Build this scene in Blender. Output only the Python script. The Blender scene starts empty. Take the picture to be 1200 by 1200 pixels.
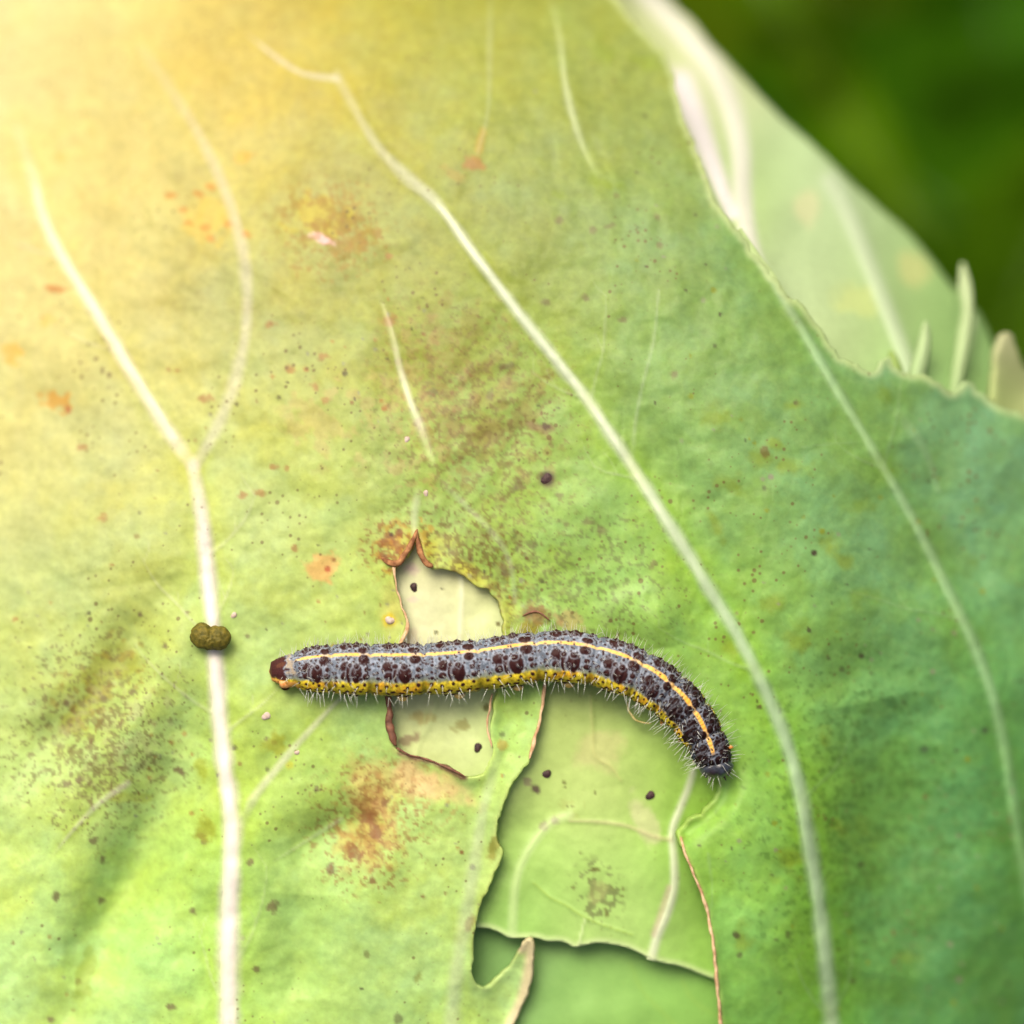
import bpy, math, random
import numpy as np
from mathutils import Vector
R = math.radians
SC = bpy.context.scene
COL = SC.collection

# ------------------------------------------------------------------ camera, sky, sun, exposure
# real size: the frame is 9 cm wide at the leaf; one unit of the leaf plan ("px") is 75 micrometres
S = 0.09 / 1200.0
D = 0.30                                   # camera height above the plan plane (m)
cam_d = bpy.data.cameras.new('camera'); cam = bpy.data.objects.new('camera', cam_d); COL.objects.link(cam)
cam.location = (0, 0, D); cam.rotation_euler = (0, 0, 0)
cam_d.lens = 120.0; cam_d.sensor_width = 36.0
cam_d.clip_start = 0.01; cam_d.clip_end = 2000
cam_d.dof.use_dof = True
cam_d.dof.focus_distance = D - 0.0016
cam_d.dof.aperture_fstop = 6.8
SC.camera = cam

SUN_DIR = Vector((-0.23, 0.55, 0.79)).normalized()
world = bpy.data.worlds.new('World'); SC.world = world; world.use_nodes = True
wn = world.node_tree.nodes; wl = world.node_tree.links
bg = wn['Background']; sky = wn.new('ShaderNodeTexSky'); sky.sky_type = 'NISHITA'; sky.sun_disc = False
sky.sun_elevation = math.asin(SUN_DIR.z); sky.sun_rotation = math.atan2(SUN_DIR.x, SUN_DIR.y)
sky.dust_density = 8.0; sky.air_density = 0.3; sky.ozone_density = 0.0
wl.new(sky.outputs[0], bg.inputs[0]); bg.inputs[1].default_value = 0.10
sun_d = bpy.data.lights.new('sun', 'SUN'); sun = bpy.data.objects.new('sun', sun_d); COL.objects.link(sun)
sun.rotation_euler = SUN_DIR.to_track_quat('Z', 'Y').to_euler(); sun.location = (-0.4, 0.4, 0.6)
sun_d.energy = 1.5; sun_d.angle = R(34); sun_d.color = (1.0, 0.88, 0.66)
SC.view_settings.view_transform = 'Standard'; SC.view_settings.look = 'None'
SC.view_settings.gamma = 1.0; SC.view_settings.use_curve_mapping = False
SC.view_settings.exposure = 1.02
SC.render.engine = 'CYCLES'
SC.cycles.use_denoising = True
SC.cycles.max_bounces = 6

# ------------------------------------------------------------------ numpy helpers
def at(u, v, z):
    """leaf-plan position (u right, v down, z in metres toward the viewer) -> world point"""
    k = S * (D - z) / D
    return np.stack([(np.asarray(u, float) - 600) * k, -(np.asarray(v, float) - 600) * k, np.asarray(z, float) + 0 * k], -1)

def smooth(a, b, x):
    t = np.clip((x - a) / (b - a), 0, 1)
    return t * t * (3 - 2 * t)

def _hash(i, j, seed):
    h = (i.astype(np.int64) * 374761393 + j.astype(np.int64) * 668265263 + seed * 974711) & 0xffffffff
    h = ((h ^ (h >> 13)) * 1274126177) & 0xffffffff
    h = (h ^ (h >> 16)) & 0xffff
    return h / 65535.0

def vnoise(x, y, seed=0):
    i = np.floor(x); j = np.floor(y); fx = x - i; fy = y - j
    fx = fx * fx * fx * (fx * (fx * 6 - 15) + 10); fy = fy * fy * fy * (fy * (fy * 6 - 15) + 10)
    a = _hash(i, j, seed); b = _hash(i + 1, j, seed); c = _hash(i, j + 1, seed); d = _hash(i + 1, j + 1, seed)
    return (a * (1 - fx) + b * fx) * (1 - fy) + (c * (1 - fx) + d * fx) * fy

def fbm(u, v, scale, octv=4, seed=0):
    s = np.zeros_like(u, float); amp = 1.0; tot = 0.0; f = 1.0 / scale
    for k in range(octv):
        s += amp * vnoise(u * f * 0.8 + v * f * 0.6 + 17.3 * k, -u * f * 0.6 + v * f * 0.8 + 9.1 * k, seed + k * 31)
        tot += amp; amp *= 0.55; f *= 2.03
    return s / tot                          # 0..1, mean .5

def catmull(pts, step=8.0):
    """resample a polyline (rows may carry extra channels) to a smooth curve"""
    P = np.array(pts, float)
    if len(P) == 2: P = np.array([P[0], (P[0] + P[1]) / 2, P[1]])
    Q = np.vstack([2 * P[0] - P[1], P, 2 * P[-1] - P[-2]])
    out = []
    for i in range(len(P) - 1):
        p0, p1, p2, p3 = Q[i:i + 4]
        n = max(1, int(np.ceil(np.hypot(*(p2 - p1)[:2]) / step)))
        t = (np.arange(n) / n)[:, None]
        out.append(0.5 * (2 * p1 + (p2 - p0) * t + (2 * p0 - 5 * p1 + 4 * p2 - p3) * t * t + (3 * p1 - p0 - 3 * p2 + p3) * t ** 3))
    out.append(P[-1:])
    return np.vstack(out)

def dist_poly(U, V, P, maxd):
    """distance to a polyline and parameter 0..1 along it; inf farther than maxd"""
    shp = U.shape; u = U.ravel(); v = V.ravel()
    Dd = np.full(u.shape, np.inf); T = np.zeros(u.shape)
    idx = np.nonzero((u > P[:, 0].min() - maxd) & (u < P[:, 0].max() + maxd) & (v > P[:, 1].min() - maxd) & (v < P[:, 1].max() + maxd))[0]
    if len(idx):
        uu = u[idx]; vv = v[idx]; dd = np.full(uu.shape, np.inf); tt = np.zeros(uu.shape); n = len(P) - 1
        for k in range(n):
            a = P[k, :2]; b = P[k + 1, :2]
            m = np.nonzero((uu > min(a[0], b[0]) - maxd) & (uu < max(a[0], b[0]) + maxd) & (vv > min(a[1], b[1]) - maxd) & (vv < max(a[1], b[1]) + maxd))[0]
            if not len(m): continue
            ab = b - a; L2 = max(ab @ ab, 1e-9)
            t = np.clip(((uu[m] - a[0]) * ab[0] + (vv[m] - a[1]) * ab[1]) / L2, 0, 1)
            d = np.hypot(uu[m] - a[0] - t * ab[0], vv[m] - a[1] - t * ab[1])
            better = d < dd[m]
            mb = m[better]; dd[mb] = d[better]; tt[mb] = (k + t[better]) / n
        Dd[idx] = dd; T[idx] = tt
    return Dd.reshape(shp), T.reshape(shp)

def inside_grid(us, vs, poly):
    """even-odd fill of a polygon on the tensor grid vs x us"""
    P = np.array(poly, float)[:, :2]; Qn = np.roll(P, -1, 0)
    out = np.zeros((len(vs), len(us)), bool)
    for r, y in enumerate(vs):
        m = (P[:, 1] > y) != (Qn[:, 1] > y)
        if not m.any(): continue
        x = P[m, 0] + (y - P[m, 1]) * (Qn[m, 0] - P[m, 0]) / (Qn[m, 1] - P[m, 1])
        out[r] = (np.searchsorted(np.sort(x), us) % 2) == 1
    return out

def rbf(U, V, anchors, sigma):
    W = np.zeros(U.shape); C = np.zeros(U.shape + (3,))
    for (u, v, c) in anchors:
        w = np.exp(-((U - u) ** 2 + (V - v) ** 2) / (2 * sigma * sigma)) + 1e-9
        W += w; C += w[..., None] * np.array(c)
    return C / W[..., None]

# ------------------------------------------------------------------ object helpers
def link(o, parent=None):
    COL.objects.link(o)
    if parent is not None: o.parent = parent
    return o

def tag(o, label, cat, group=None, kind=None):
    o['label'] = label; o['category'] = cat
    if group: o['group'] = group
    if kind: o['kind'] = kind
    return o

def empty(name, loc):
    o = bpy.data.objects.new(name, None); o.location = [float(c) for c in loc]; o.empty_display_size = 0.004
    return link(o)

def mesh_obj(name, verts, faces, mat, parent=None, col=None, origin=None):
    """verts (N,3) world; faces (M,3|4) int array or list of lists; col (N,3) linear colours"""
    verts = np.asarray(verts, float)
    if origin is None: origin = parent.location if parent is not None else (0, 0, 0)
    if parent is not None and parent.parent is not None: origin = np.array(parent.parent.location) + np.array(parent.location)
    verts = verts - np.array(origin)
    me = bpy.data.meshes.new(name)
    if isinstance(faces, np.ndarray):
        n, k = faces.shape
        me.vertices.add(len(verts)); me.vertices.foreach_set('co', verts.astype(np.float32).ravel())
        me.loops.add(n * k); me.loops.foreach_set('vertex_index', faces.astype(np.int32).ravel())
        me.polygons.add(n); me.polygons.foreach_set('loop_start', (np.arange(n) * k).astype(np.int32))
        me.polygons.foreach_set('use_smooth', np.ones(n, bool))
        me.update(calc_edges=True); me.validate()
    else:
        me.from_pydata([tuple(p) for p in verts], [], faces); me.polygons.foreach_set('use_smooth', [True] * len(me.polygons)); me.update()
    if col is not None:
        a = me.color_attributes.new('pigment', 'FLOAT_COLOR', 'POINT')
        c = np.ones((len(verts), 4), np.float32); c[:, :3] = np.clip(col, 0, 1)
        a.data.foreach_set('color', c.ravel())
    me.materials.append(mat)
    o = bpy.data.objects.new(name, me)
    if parent is None: o.location = [float(c) for c in origin]
    return link(o, parent)

def solidify(o, th):
    m = o.modifiers.new('thickness', 'SOLIDIFY'); m.thickness = th; m.offset = -1.0; m.use_even_offset = False
    return o

def grid_faces(nr, nc, wrap=False):
    i = np.arange(nr - 1)[:, None]; j = np.arange(nc if wrap else nc - 1)[None, :]
    j2 = (j + 1) % nc
    return np.stack([i * nc + j, i * nc + j2, (i + 1) * nc + j2, (i + 1) * nc + j], -1).reshape(-1, 4)

def tube(P, rad, n=10, squash=1.0):
    """closed tube along world points P (N,3) with radii; returns verts, faces"""
    P = np.asarray(P, float); rad = np.asarray(rad, float) * np.ones(len(P))
    T = np.gradient(P, axis=0); T /= np.linalg.norm(T, axis=1)[:, None] + 1e-12
    up = np.tile(np.array([0, 0, 1.0]), (len(P), 1))
    up[np.abs(T[:, 2]) > 0.95] = (0, 1, 0)
    N = np.cross(up, T); N /= np.linalg.norm(N, axis=1)[:, None]
    B = np.cross(T, N)
    a = np.arange(n) * 2 * math.pi / n
    ring = N[:, None] * np.cos(a)[None, :, None] + B[:, None] * np.sin(a)[None, :, None] * squash
    Vv = (P[:, None] + ring * rad[:, None, None]).reshape(-1, 3)
    F = grid_faces(len(P), n, True).tolist()
    Vv = np.vstack([Vv, P[0], P[-1]]); a0 = len(Vv) - 2
    F += [[a0, (k + 1) % n, k] for k in range(n)]
    b = (len(P) - 1) * n
    F += [[a0 + 1, b + k, b + (k + 1) % n] for k in range(n)]
    return Vv, F

# ------------------------------------------------------------------ materials
def new_mat(name):
    m = bpy.data.materials.new(name); m.use_nodes = True
    nt = m.node_tree; return m, nt.nodes, nt.links, nt.nodes['Principled BSDF'], nt.nodes['Material Output']

def leaf_material(name, rough=0.5, spec=0.3, trans=0.26, speck=1.0, grain=1.0):
    m, n, l, p, out = new_mat(name)
    a = n.new('ShaderNodeAttribute'); a.attribute_name = 'pigment'
    tc = n.new('ShaderNodeTexCoord')
    # cell-scale mottling of the pigment
    nz = n.new('ShaderNodeTexNoise'); nz.inputs['Scale'].default_value = 1300; nz.inputs['Detail'].default_value = 8; nz.inputs['Roughness'].default_value = 0.72
    l.new(tc.outputs['Object'], nz.inputs['Vector'])
    mr = n.new('ShaderNodeMapRange'); mr.inputs['From Min'].default_value = 0.25; mr.inputs['From Max'].default_value = 0.75
    mr.inputs['To Min'].default_value = 1 - 0.19 * grain; mr.inputs['To Max'].default_value = 1 + 0.15 * grain
    l.new(nz.outputs['Fac'], mr.inputs['Value'])
    mul = n.new('ShaderNodeMix'); mul.data_type = 'RGBA'; mul.blend_type = 'MULTIPLY'; mul.inputs['Factor'].default_value = 1
    l.new(a.outputs['Color'], mul.inputs['A']); l.new(mr.outputs['Result'], mul.inputs['B'])
    # fine reticulate venation: paler threads between the cells
    vo = n.new('ShaderNodeTexVoronoi'); vo.feature = 'DISTANCE_TO_EDGE'; vo.inputs['Scale'].default_value = 520
    wob = n.new('ShaderNodeTexNoise'); wob.inputs['Scale'].default_value = 700; wob.inputs['Detail'].default_value = 2
    l.new(tc.outputs['Object'], wob.inputs['Vector'])
    wm = n.new('ShaderNodeVectorMath'); wm.operation = 'MULTIPLY_ADD'
    l.new(wob.outputs['Color'], wm.inputs[0]); wm.inputs[1].default_value = (0.0016,) * 3; l.new(tc.outputs['Object'], wm.inputs[2])
    l.new(wm.outputs[0], vo.inputs['Vector'])
    vr = n.new('ShaderNodeMapRange'); vr.inputs['From Min'].default_value = 0.0; vr.inputs['From Max'].default_value = 0.09
    vr.inputs['To Min'].default_value = 0.05 * grain; vr.inputs['To Max'].default_value = 0.0
    l.new(vo.outputs['Distance'], vr.inputs['Value'])
    pale = n.new('ShaderNodeMix'); pale.data_type = 'RGBA'; pale.blend_type = 'MIX'; pale.inputs['B'].default_value = (0.40, 0.52, 0.16, 1)
    l.new(vr.outputs['Result'], pale.inputs['Factor']); l.new(mul.outputs['Result'], pale.inputs['A'])
    # tiny brown specks in drifts
    sv = n.new('ShaderNodeTexVoronoi'); sv.inputs['Scale'].default_value = 1500
    l.new(tc.outputs['Object'], sv.inputs['Vector'])
    dn = n.new('ShaderNodeTexNoise'); dn.inputs['Scale'].default_value = 130; dn.inputs['Detail'].default_value = 4
    l.new(tc.outputs['Object'], dn.inputs['Vector'])
    thr = n.new('ShaderNodeMapRange'); thr.inputs['From Min'].default_value = 0.42; thr.inputs['From Max'].default_value = 0.72
    thr.inputs['To Min'].default_value = 0.0; thr.inputs['To Max'].default_value = 0.46
    l.new(dn.outputs['Fac'], thr.inputs['Value'])
    sz = n.new('ShaderNodeMath'); sz.operation = 'MULTIPLY'
    sep = n.new('ShaderNodeSeparateColor'); l.new(sv.outputs['Color'], sep.inputs[0])
    l.new(sep.outputs[0], sz.inputs[0]); l.new(thr.outputs['Result'], sz.inputs[1])
    df = n.new('ShaderNodeMath'); df.operation = 'SUBTRACT'; l.new(sz.outputs[0], df.inputs[0]); l.new(sv.outputs['Distance'], df.inputs[1])
    dm = n.new('ShaderNodeMapRange'); dm.inputs['From Min'].default_value = -0.05; dm.inputs['From Max'].default_value = 0.10
    dm.inputs['To Min'].default_value = 0; dm.inputs['To Max'].default_value = 0.72 * speck
    l.new(df.outputs[0], dm.inputs['Value'])
    sp = n.new('ShaderNodeMix'); sp.data_type = 'RGBA'; sp.inputs['B'].default_value = (0.13, 0.085, 0.03, 1)
    l.new(dm.outputs['Result'], sp.inputs['Factor']); l.new(pale.outputs['Result'], sp.inputs['A'])
    l.new(sp.outputs['Result'], p.inputs['Base Color'])
    p.inputs['Roughness'].default_value = rough; p.inputs['Specular IOR Level'].default_value = spec
    # relief: cells + pimples
    add = n.new('ShaderNodeMath'); add.operation = 'MULTIPLY_ADD'
    l.new(nz.outputs['Fac'], add.inputs[0]); add.inputs[1].default_value = 1.0
    vr2 = n.new('ShaderNodeMapRange'); vr2.inputs['From Max'].default_value = 0.25; vr2.inputs['To Max'].default_value = 0.16
    l.new(vo.outputs['Distance'], vr2.inputs['Value']); l.new(vr2.outputs['Result'], add.inputs[2])
    b = n.new('ShaderNodeBump'); b.inputs['Strength'].default_value = 0.26 * grain; b.inputs['Distance'].default_value = 0.00022
    l.new(add.outputs[0], b.inputs['Height']); l.new(b.outputs['Normal'], p.inputs['Normal'])
    tr = n.new('ShaderNodeBsdfTranslucent'); l.new(sp.outputs['Result'], tr.inputs['Color'])
    mx = n.new('ShaderNodeMixShader'); mx.inputs[0].default_value = trans
    l.new(p.outputs[0], mx.inputs[1]); l.new(tr.outputs[0], mx.inputs[2]); l.new(mx.outputs[0], out.inputs['Surface'])
    return m

def pigment_material(name, rough=0.4, spec=0.4, noise=3000, amount=0.25, bump=0.3, bdist=0.0001, sss=0.0):
    m, n, l, p, out = new_mat(name)
    a = n.new('ShaderNodeAttribute'); a.attribute_name = 'pigment'
    tc = n.new('ShaderNodeTexCoord'); nz = n.new('ShaderNodeTexNoise'); nz.inputs['Scale'].default_value = noise; nz.inputs['Detail'].default_value = 4
    l.new(tc.outputs['Object'], nz.inputs['Vector'])
    mr = n.new('ShaderNodeMapRange'); mr.inputs['From Min'].default_value = 0.3; mr.inputs['From Max'].default_value = 0.7
    mr.inputs['To Min'].default_value = 1 - amount; mr.inputs['To Max'].default_value = 1 + amount; l.new(nz.outputs['Fac'], mr.inputs['Value'])
    mul = n.new('ShaderNodeMix'); mul.data_type = 'RGBA'; mul.blend_type = 'MULTIPLY'; mul.inputs['Factor'].default_value = 1
    l.new(a.outputs['Color'], mul.inputs['A']); l.new(mr.outputs['Result'], mul.inputs['B']); l.new(mul.outputs['Result'], p.inputs['Base Color'])
    p.inputs['Roughness'].default_value = rough; p.inputs['Specular IOR Level'].default_value = spec
    b = n.new('ShaderNodeBump'); b.inputs['Strength'].default_value = bump; b.inputs['Distance'].default_value = bdist
    l.new(nz.outputs['Fac'], b.inputs['Height']); l.new(b.outputs['Normal'], p.inputs['Normal'])
    return m

def solid_material(name, c1, c2, scale, rough=0.6, spec=0.3, bump=0.4, bdist=0.0001):
    m, n, l, p, out = new_mat(name)
    tc = n.new('ShaderNodeTexCoord'); nz = n.new('ShaderNodeTexNoise'); nz.inputs['Scale'].default_value = scale; nz.inputs['Detail'].default_value = 5
    l.new(tc.outputs['Object'], nz.inputs['Vector'])
    r = n.new('ShaderNodeValToRGB'); r.color_ramp.elements[0].position = 0.35; r.color_ramp.elements[1].position = 0.68
    r.color_ramp.elements[0].color = (*c1, 1); r.color_ramp.elements[1].color = (*c2, 1)
    l.new(nz.outputs['Fac'], r.inputs[0]); l.new(r.outputs[0], p.inputs['Base Color'])
    p.inputs['Roughness'].default_value = rough; p.inputs['Specular IOR Level'].default_value = spec
    b = n.new('ShaderNodeBump'); b.inputs['Strength'].default_value = bump; b.inputs['Distance'].default_value = bdist
    l.new(nz.outputs['Fac'], b.inputs['Height']); l.new(b.outputs['Normal'], p.inputs['Normal'])
    return m

M_LEAF = leaf_material('waxy cabbage leaf')
M_VEIN = leaf_material('cabbage vein', rough=0.42, spec=0.35, trans=0.08, speck=0.0, grain=0.35)
M_UNDER = leaf_material('inner cabbage leaf', rough=0.45, spec=0.3, trans=0.12, speck=0.25, grain=0.45)
M_BACK = leaf_material('pale cabbage leaf', rough=0.5, spec=0.3, trans=0.12, speck=0.3, grain=0.5)
M_DARK = leaf_material('far green leaf', rough=0.7, spec=0.0, trans=0.08, speck=0.2, grain=0.6)
M_RIM = solid_material('dry torn rim', (0.13, 0.05, 0.02), (0.36, 0.18, 0.075), 1800, rough=0.7, spec=0.2)
M_RIM_PALE = solid_material('dry pale rim', (0.36, 0.21, 0.11), (0.62, 0.45, 0.27), 1500, rough=0.7, spec=0.2)
M_RIM_DARK = solid_material('dead dark rim', (0.075, 0.028, 0.018), (0.20, 0.09, 0.05), 2200, rough=0.6, spec=0.3)
M_SPOT = solid_material('dark fungus spot', (0.018, 0.008, 0.010), (0.06, 0.03, 0.028), 5000, rough=0.6)
M_BLISTER = solid_material('pale blister', (0.34, 0.26, 0.21), (0.48, 0.40, 0.35), 4000, rough=0.5, spec=0.3)
M_FRASS = solid_material('green brown frass', (0.065, 0.060, 0.006), (0.15, 0.12, 0.014), 2600, rough=0.62, spec=0.25, bump=0.8, bdist=0.00025)
M_SOIL = solid_material('dark soil', (0.010, 0.012, 0.002), (0.03, 0.034, 0.005), 60, rough=0.95, spec=0.1, bump=0.6, bdist=0.01)

# ------------------------------------------------------------------ painter for leaf pigment
class Paint:
    def __init__(self, U, V, C):
        self.U = U; self.V = V; self.C = C; self.order = np.argsort(U.ravel(), kind='stable'); self.us = U.ravel()[self.order]
    def sub(self, u0, u1, v0, v1):
        a = np.searchsorted(self.us, u0); b = np.searchsorted(self.us, u1)
        i = self.order[a:b]; v = self.V.ravel()[i]
        return i[(v > v0) & (v < v1)]
    def mix(self, i, m, col):
        Cf = self.C.reshape(-1, 3); Cf[i] += (np.array(col) - Cf[i]) * np.clip(m, 0, 1)[:, None]
    def blotch(self, u, v, ru, rv, col, s=0.8, ang=0, ns=12, rough=0.6, seed=1, soft=0.25):
        R2 = max(ru, rv) * 1.9; i = self.sub(u - R2, u + R2, v - R2, v + R2)
        if not len(i): return
        x = self.U.ravel()[i] - u; y = self.V.ravel()[i] - v; c = math.cos(R(ang)); sn = math.sin(R(ang))
        d = np.hypot((x * c + y * sn) / ru, (-x * sn + y * c) / rv)
        g = 1 - d + (fbm(x + u, y + v, ns, 4, seed) - 0.5) * 2 * rough
        self.mix(i, s * smooth(0.0, soft * 2, g) * smooth(1.9, 1.4, d), col)
    def freckle(self, u, v, ru, rv, col, s=0.8, ang=0, ns=9, thr=0.55, seed=3):
        """noise-broken freckles with a bell-shaped envelope"""
        R2 = max(ru, rv) * 2; i = self.sub(u - R2, u + R2, v - R2, v + R2)
        if not len(i): return
        x = self.U.ravel()[i] - u; y = self.V.ravel()[i] - v; c = math.cos(R(ang)); sn = math.sin(R(ang))
        d2 = ((x * c + y * sn) / ru) ** 2 + ((-x * sn + y * c) / rv) ** 2
        g = fbm(x + u, y + v, ns, 4, seed) + 0.22 * (np.exp(-d2) - 0.55)
        self.mix(i, s * .85 * smooth(thr - .03, thr + 0.11, g) * smooth(0.02, 0.35, np.exp(-d2)), col)
    def dot(self, u, v, r, col, s=0.9):
        i = self.sub(u - 2 * r, u + 2 * r, v - 2 * r, v + 2 * r)
        if not len(i): return
        d = np.hypot(self.U.ravel()[i] - u, self.V.ravel()[i] - v) / r
        self.mix(i, s * smooth(1.25, 0.6, d), col)

# ------------------------------------------------------------------ main leaf: outline, holes, veins, height, pigment with painted sun glow and shade
HOLE_A = [(488,622),(483,640),(475,655),(464,664),(463,685),(470,710),(476,725),(476,735),(470,750),(462,775),(455,800),(456,825),(458,850),(460,872),(470,882),(490,887),(510,893),(530,901),(543,911),(560,910),(570,900),(578,880),(574,860),(576,840),(582,815),(588,780),(590,745),(590,725),(585,708),(575,694),(560,687),(548,678),(535,671),(520,668),(505,665),(497,655),(493,635)]
HOLE_B = [(640,805),(637,818),(632,845),(626,868),(618,895),(600,920),(588,945),(584,965),(582,985),(588,996),(583,1015),(572,1040),(562,1065),(557,1090),(554,1120),(554,1140),(560,1153),(570,1156),(583,1148),(597,1132),(608,1115),(614,1106),(621,1103),(625,1112),(624,1130),(617,1165),(604,1195),(590,1225),(580,1290),(860,1290),(848,1210),(842,1160),(838,1120),(831,1075),(820,1040),(808,1010),(799,988),(797,974),(806,963),(825,952),(838,938),(843,922),(840,906),(830,890),(815,870),(795,850),(770,830),(745,810),(720,795),(690,785),(660,785)]
def ragged(poly, seed, amp=1.6, step=4.0, corner=True):
    P = np.array(poly + [poly[0]], float); P = catmull(P, step)[:-1]
    n = np.arange(len(P)); Tn = np.roll(P, -1, 0) - np.roll(P, 1, 0); Nn = np.stack([-Tn[:, 1], Tn[:, 0]], 1) / (np.hypot(*Tn.T)[:, None] + 1e-9)
    w = (vnoise(n * 0.33, n * 0.0, seed) - 0.5) * 2 * amp + (vnoise(n * 0.9, n * 0.0, seed + 5) - 0.5) * amp
    return P + Nn * w[:, None]
HOLE_A_P = ragged(HOLE_A, 3, 1.3); HOLE_B_P = ragged(HOLE_B, 8, 1.3)
OUTER = [(-190,-190),(640,-190),(690,-60),(722,-2),(748,28),(772,52),(788,85),(798,122),(806,150),(818,180),(830,212),(842,240),(860,262),(880,292),(905,322),(925,345),(942,360),(960,385),(975,408),(990,422),(1008,430),(1018,434),(1027,433),(1036,421),(1044,421),(1054,435),(1068,440),(1084,441),(1100,448),(1114,460),(1125,458),(1135,447),(1146,456),(1162,472),(1180,480),(1230,500),(1320,560),(1390,700),(1390,1390),(-190,1390)]
OUTER_P = ragged(OUTER, 21, 2.0)

# (points, width at start, width at end, strength, ridge height in m, own ribbon)
VEINS = [
 ([(20,150),(38,205),(52,258),(75,305),(100,345),(125,388),(150,430),(178,475),(205,517),(226,546)], 13, 15, .55, .00012, True),
 ([(226,546),(233,580),(239,625),(244,680),(249,725),(253,780),(257,840),(263,900),(271,960),(271,1010),(269,1060),(268,1130),(268,1260)], 14, 23, 1.0, .00045, True),
 ([(165,55),(200,105),(230,152),(258,210),(277,262),(289,325),(288,385),(275,450),(252,505),(229,545)], 11, 13, .36, .00004, False),
 ([(395,88),(415,125),(440,168),(475,205),(512,238),(545,283),(580,330),(618,380),(650,420),(682,460),(712,503),(742,548),(772,595),(802,642),(832,692),(862,740),(890,795),(914,850),(934,910),(944,965),(952,1010),(960,1060),(968,1130),(976,1210),(980,1260)], 10, 17, .9, .00032, True),
 ([(290,40),(325,68),(355,86),(395,92)], 4, 7, .45, .0001, False),
 ([(864,270),(880,292),(905,328),(932,372),(962,424),(990,472),(1014,512),(1040,556),(1064,598),(1090,648),(1116,702),(1140,752),(1158,800),(1172,850),(1184,920),(1194,980),(1205,1040),(1215,1100)], 9, 13, .46, .0003, True),
 ([(436,322),(450,362),(462,402),(468,430),(480,468),(492,498),(503,530),(514,562)], 6, 11, .5, .00007, True),
 ([(514,562),(545,592),(580,628),(598,660),(604,705)], 8, 5, .22, .00008, False),
 ([(490,575),(486,600),(486,625)], 9, 7, .35, .0001, False),
 ([(640,-30),(655,40),(662,95),(674,145),(690,185),(710,217)], 7, 9, .34, .00005, True),
 ([(575,-10),(574,60),(572,130),(560,180)], 6, 3, .2, .00008, False),
 ([(282,966),(300,932),(325,900),(352,868),(380,838),(405,812)], 10, 4, .45, .00012, False),
 ([(62,1002),(90,968),(118,940),(150,918)], 3, 6, .35, .00008, False),
 ([(742,545),(744,500),(752,455),(766,400),(772,340)], 5, 3, .22, .00008, False),
 ([(1010,518),(975,520),(940,524)], 4, 2, .16, .00006, False),
 ([(592,862),(578,905),(567,945),(560,990),(552,1040),(545,1085),(535,1140),(528,1210)], 9, 18, .36, .0002, False),
 ([(320,1010),(360,985),(400,960)], 2, 5, .22, .0001, False),
 ([(820,1120),(828,1080),(835,1050),(830,1000)], 3, 3, .2, .0, False),
 ([(862,740),(880,690),(886,650),(900,600),(905,560)], 4, 2, -.22, -.00008, False),
 ([(1074,1020),(1040,980),(1000,960),(980,900)], 2, 4, -.2, -.00006, False),
 ([(1074,1022),(1095,980),(1105,940)], 2, 3, -.2, -.00006, False),
 ([(1180,1000),(1110,900),(1060,840),(1005,815),(985,870)], 3, 5, -.18, -.0001, False),
 ([(710,745),(708,722),(722,702),(748,692),(770,690)], 14, 12, .10, .0002, False),
 ([(1050,480),(1085,530),(1100,575)], 12, 6, .22, .0002, False),
]
N_MAIN = len(VEINS)
rv = np.random.RandomState(31)
for (k_, ts, sides) in ((0,(.35,.6,.85),(-1,)),(1,(.12,.3,.42,.75,.88),(-1,1)),(3,(.16,.24,.33,.41,.5,.58,.66,.75,.84,.92),(-1,1)),(5,(.22,.34,.46,.58,.68,.8),(-1,1))):
    Pm = catmull(VEINS[k_][0], 10)[:, :2]
    for t_ in ts:
        for sd in sides:
            if rv.rand() < .2: continue
            i_ = min(len(Pm) - 2, max(1, int((t_ + rv.uniform(-.04, .04)) * len(Pm)))); p_ = Pm[i_]; tg = Pm[i_ + 1] - Pm[i_ - 1]; tg = tg / np.hypot(*tg)
            a_ = sd * R(rv.uniform(32, 58)) + math.pi; st_ = rv.uniform(.10, .20) * (1 if p_[0] < 700 or rv.rand() < .5 else -.9); ln = rv.uniform(70, 170); pts_ = [tuple(p_)]; q_ = p_.copy()
            for m_ in range(5):
                a_ += sd * R(rv.uniform(-16, 8)); dv = np.array([tg[0] * math.cos(a_) - tg[1] * math.sin(a_), tg[0] * math.sin(a_) + tg[1] * math.cos(a_)]); q_ = q_ + dv * ln / 5; pts_.append(tuple(q_))
                if m_ in (1, 3):
                    a2 = a_ - sd * R(rv.uniform(35, 60)); dv2 = np.array([tg[0] * math.cos(a2) - tg[1] * math.sin(a2), tg[0] * math.sin(a2) + tg[1] * math.cos(a2)]); l2 = rv.uniform(20, 45)
                    VEINS.append(([tuple(q_), tuple(q_ + dv2 * l2 * .5 + rv.normal(0, 2, 2)), tuple(q_ + dv2 * l2)], 2.2, 1.2, st_ * .7, (.00005 if st_ > 0 else -.00005), False))
            VEINS.append((pts_, 4.2, 1.6, st_, (.00009 if st_ > 0 else -.00009), False))
VCURVE = [catmull(v[0], 14) for v in VEINS]

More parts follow.
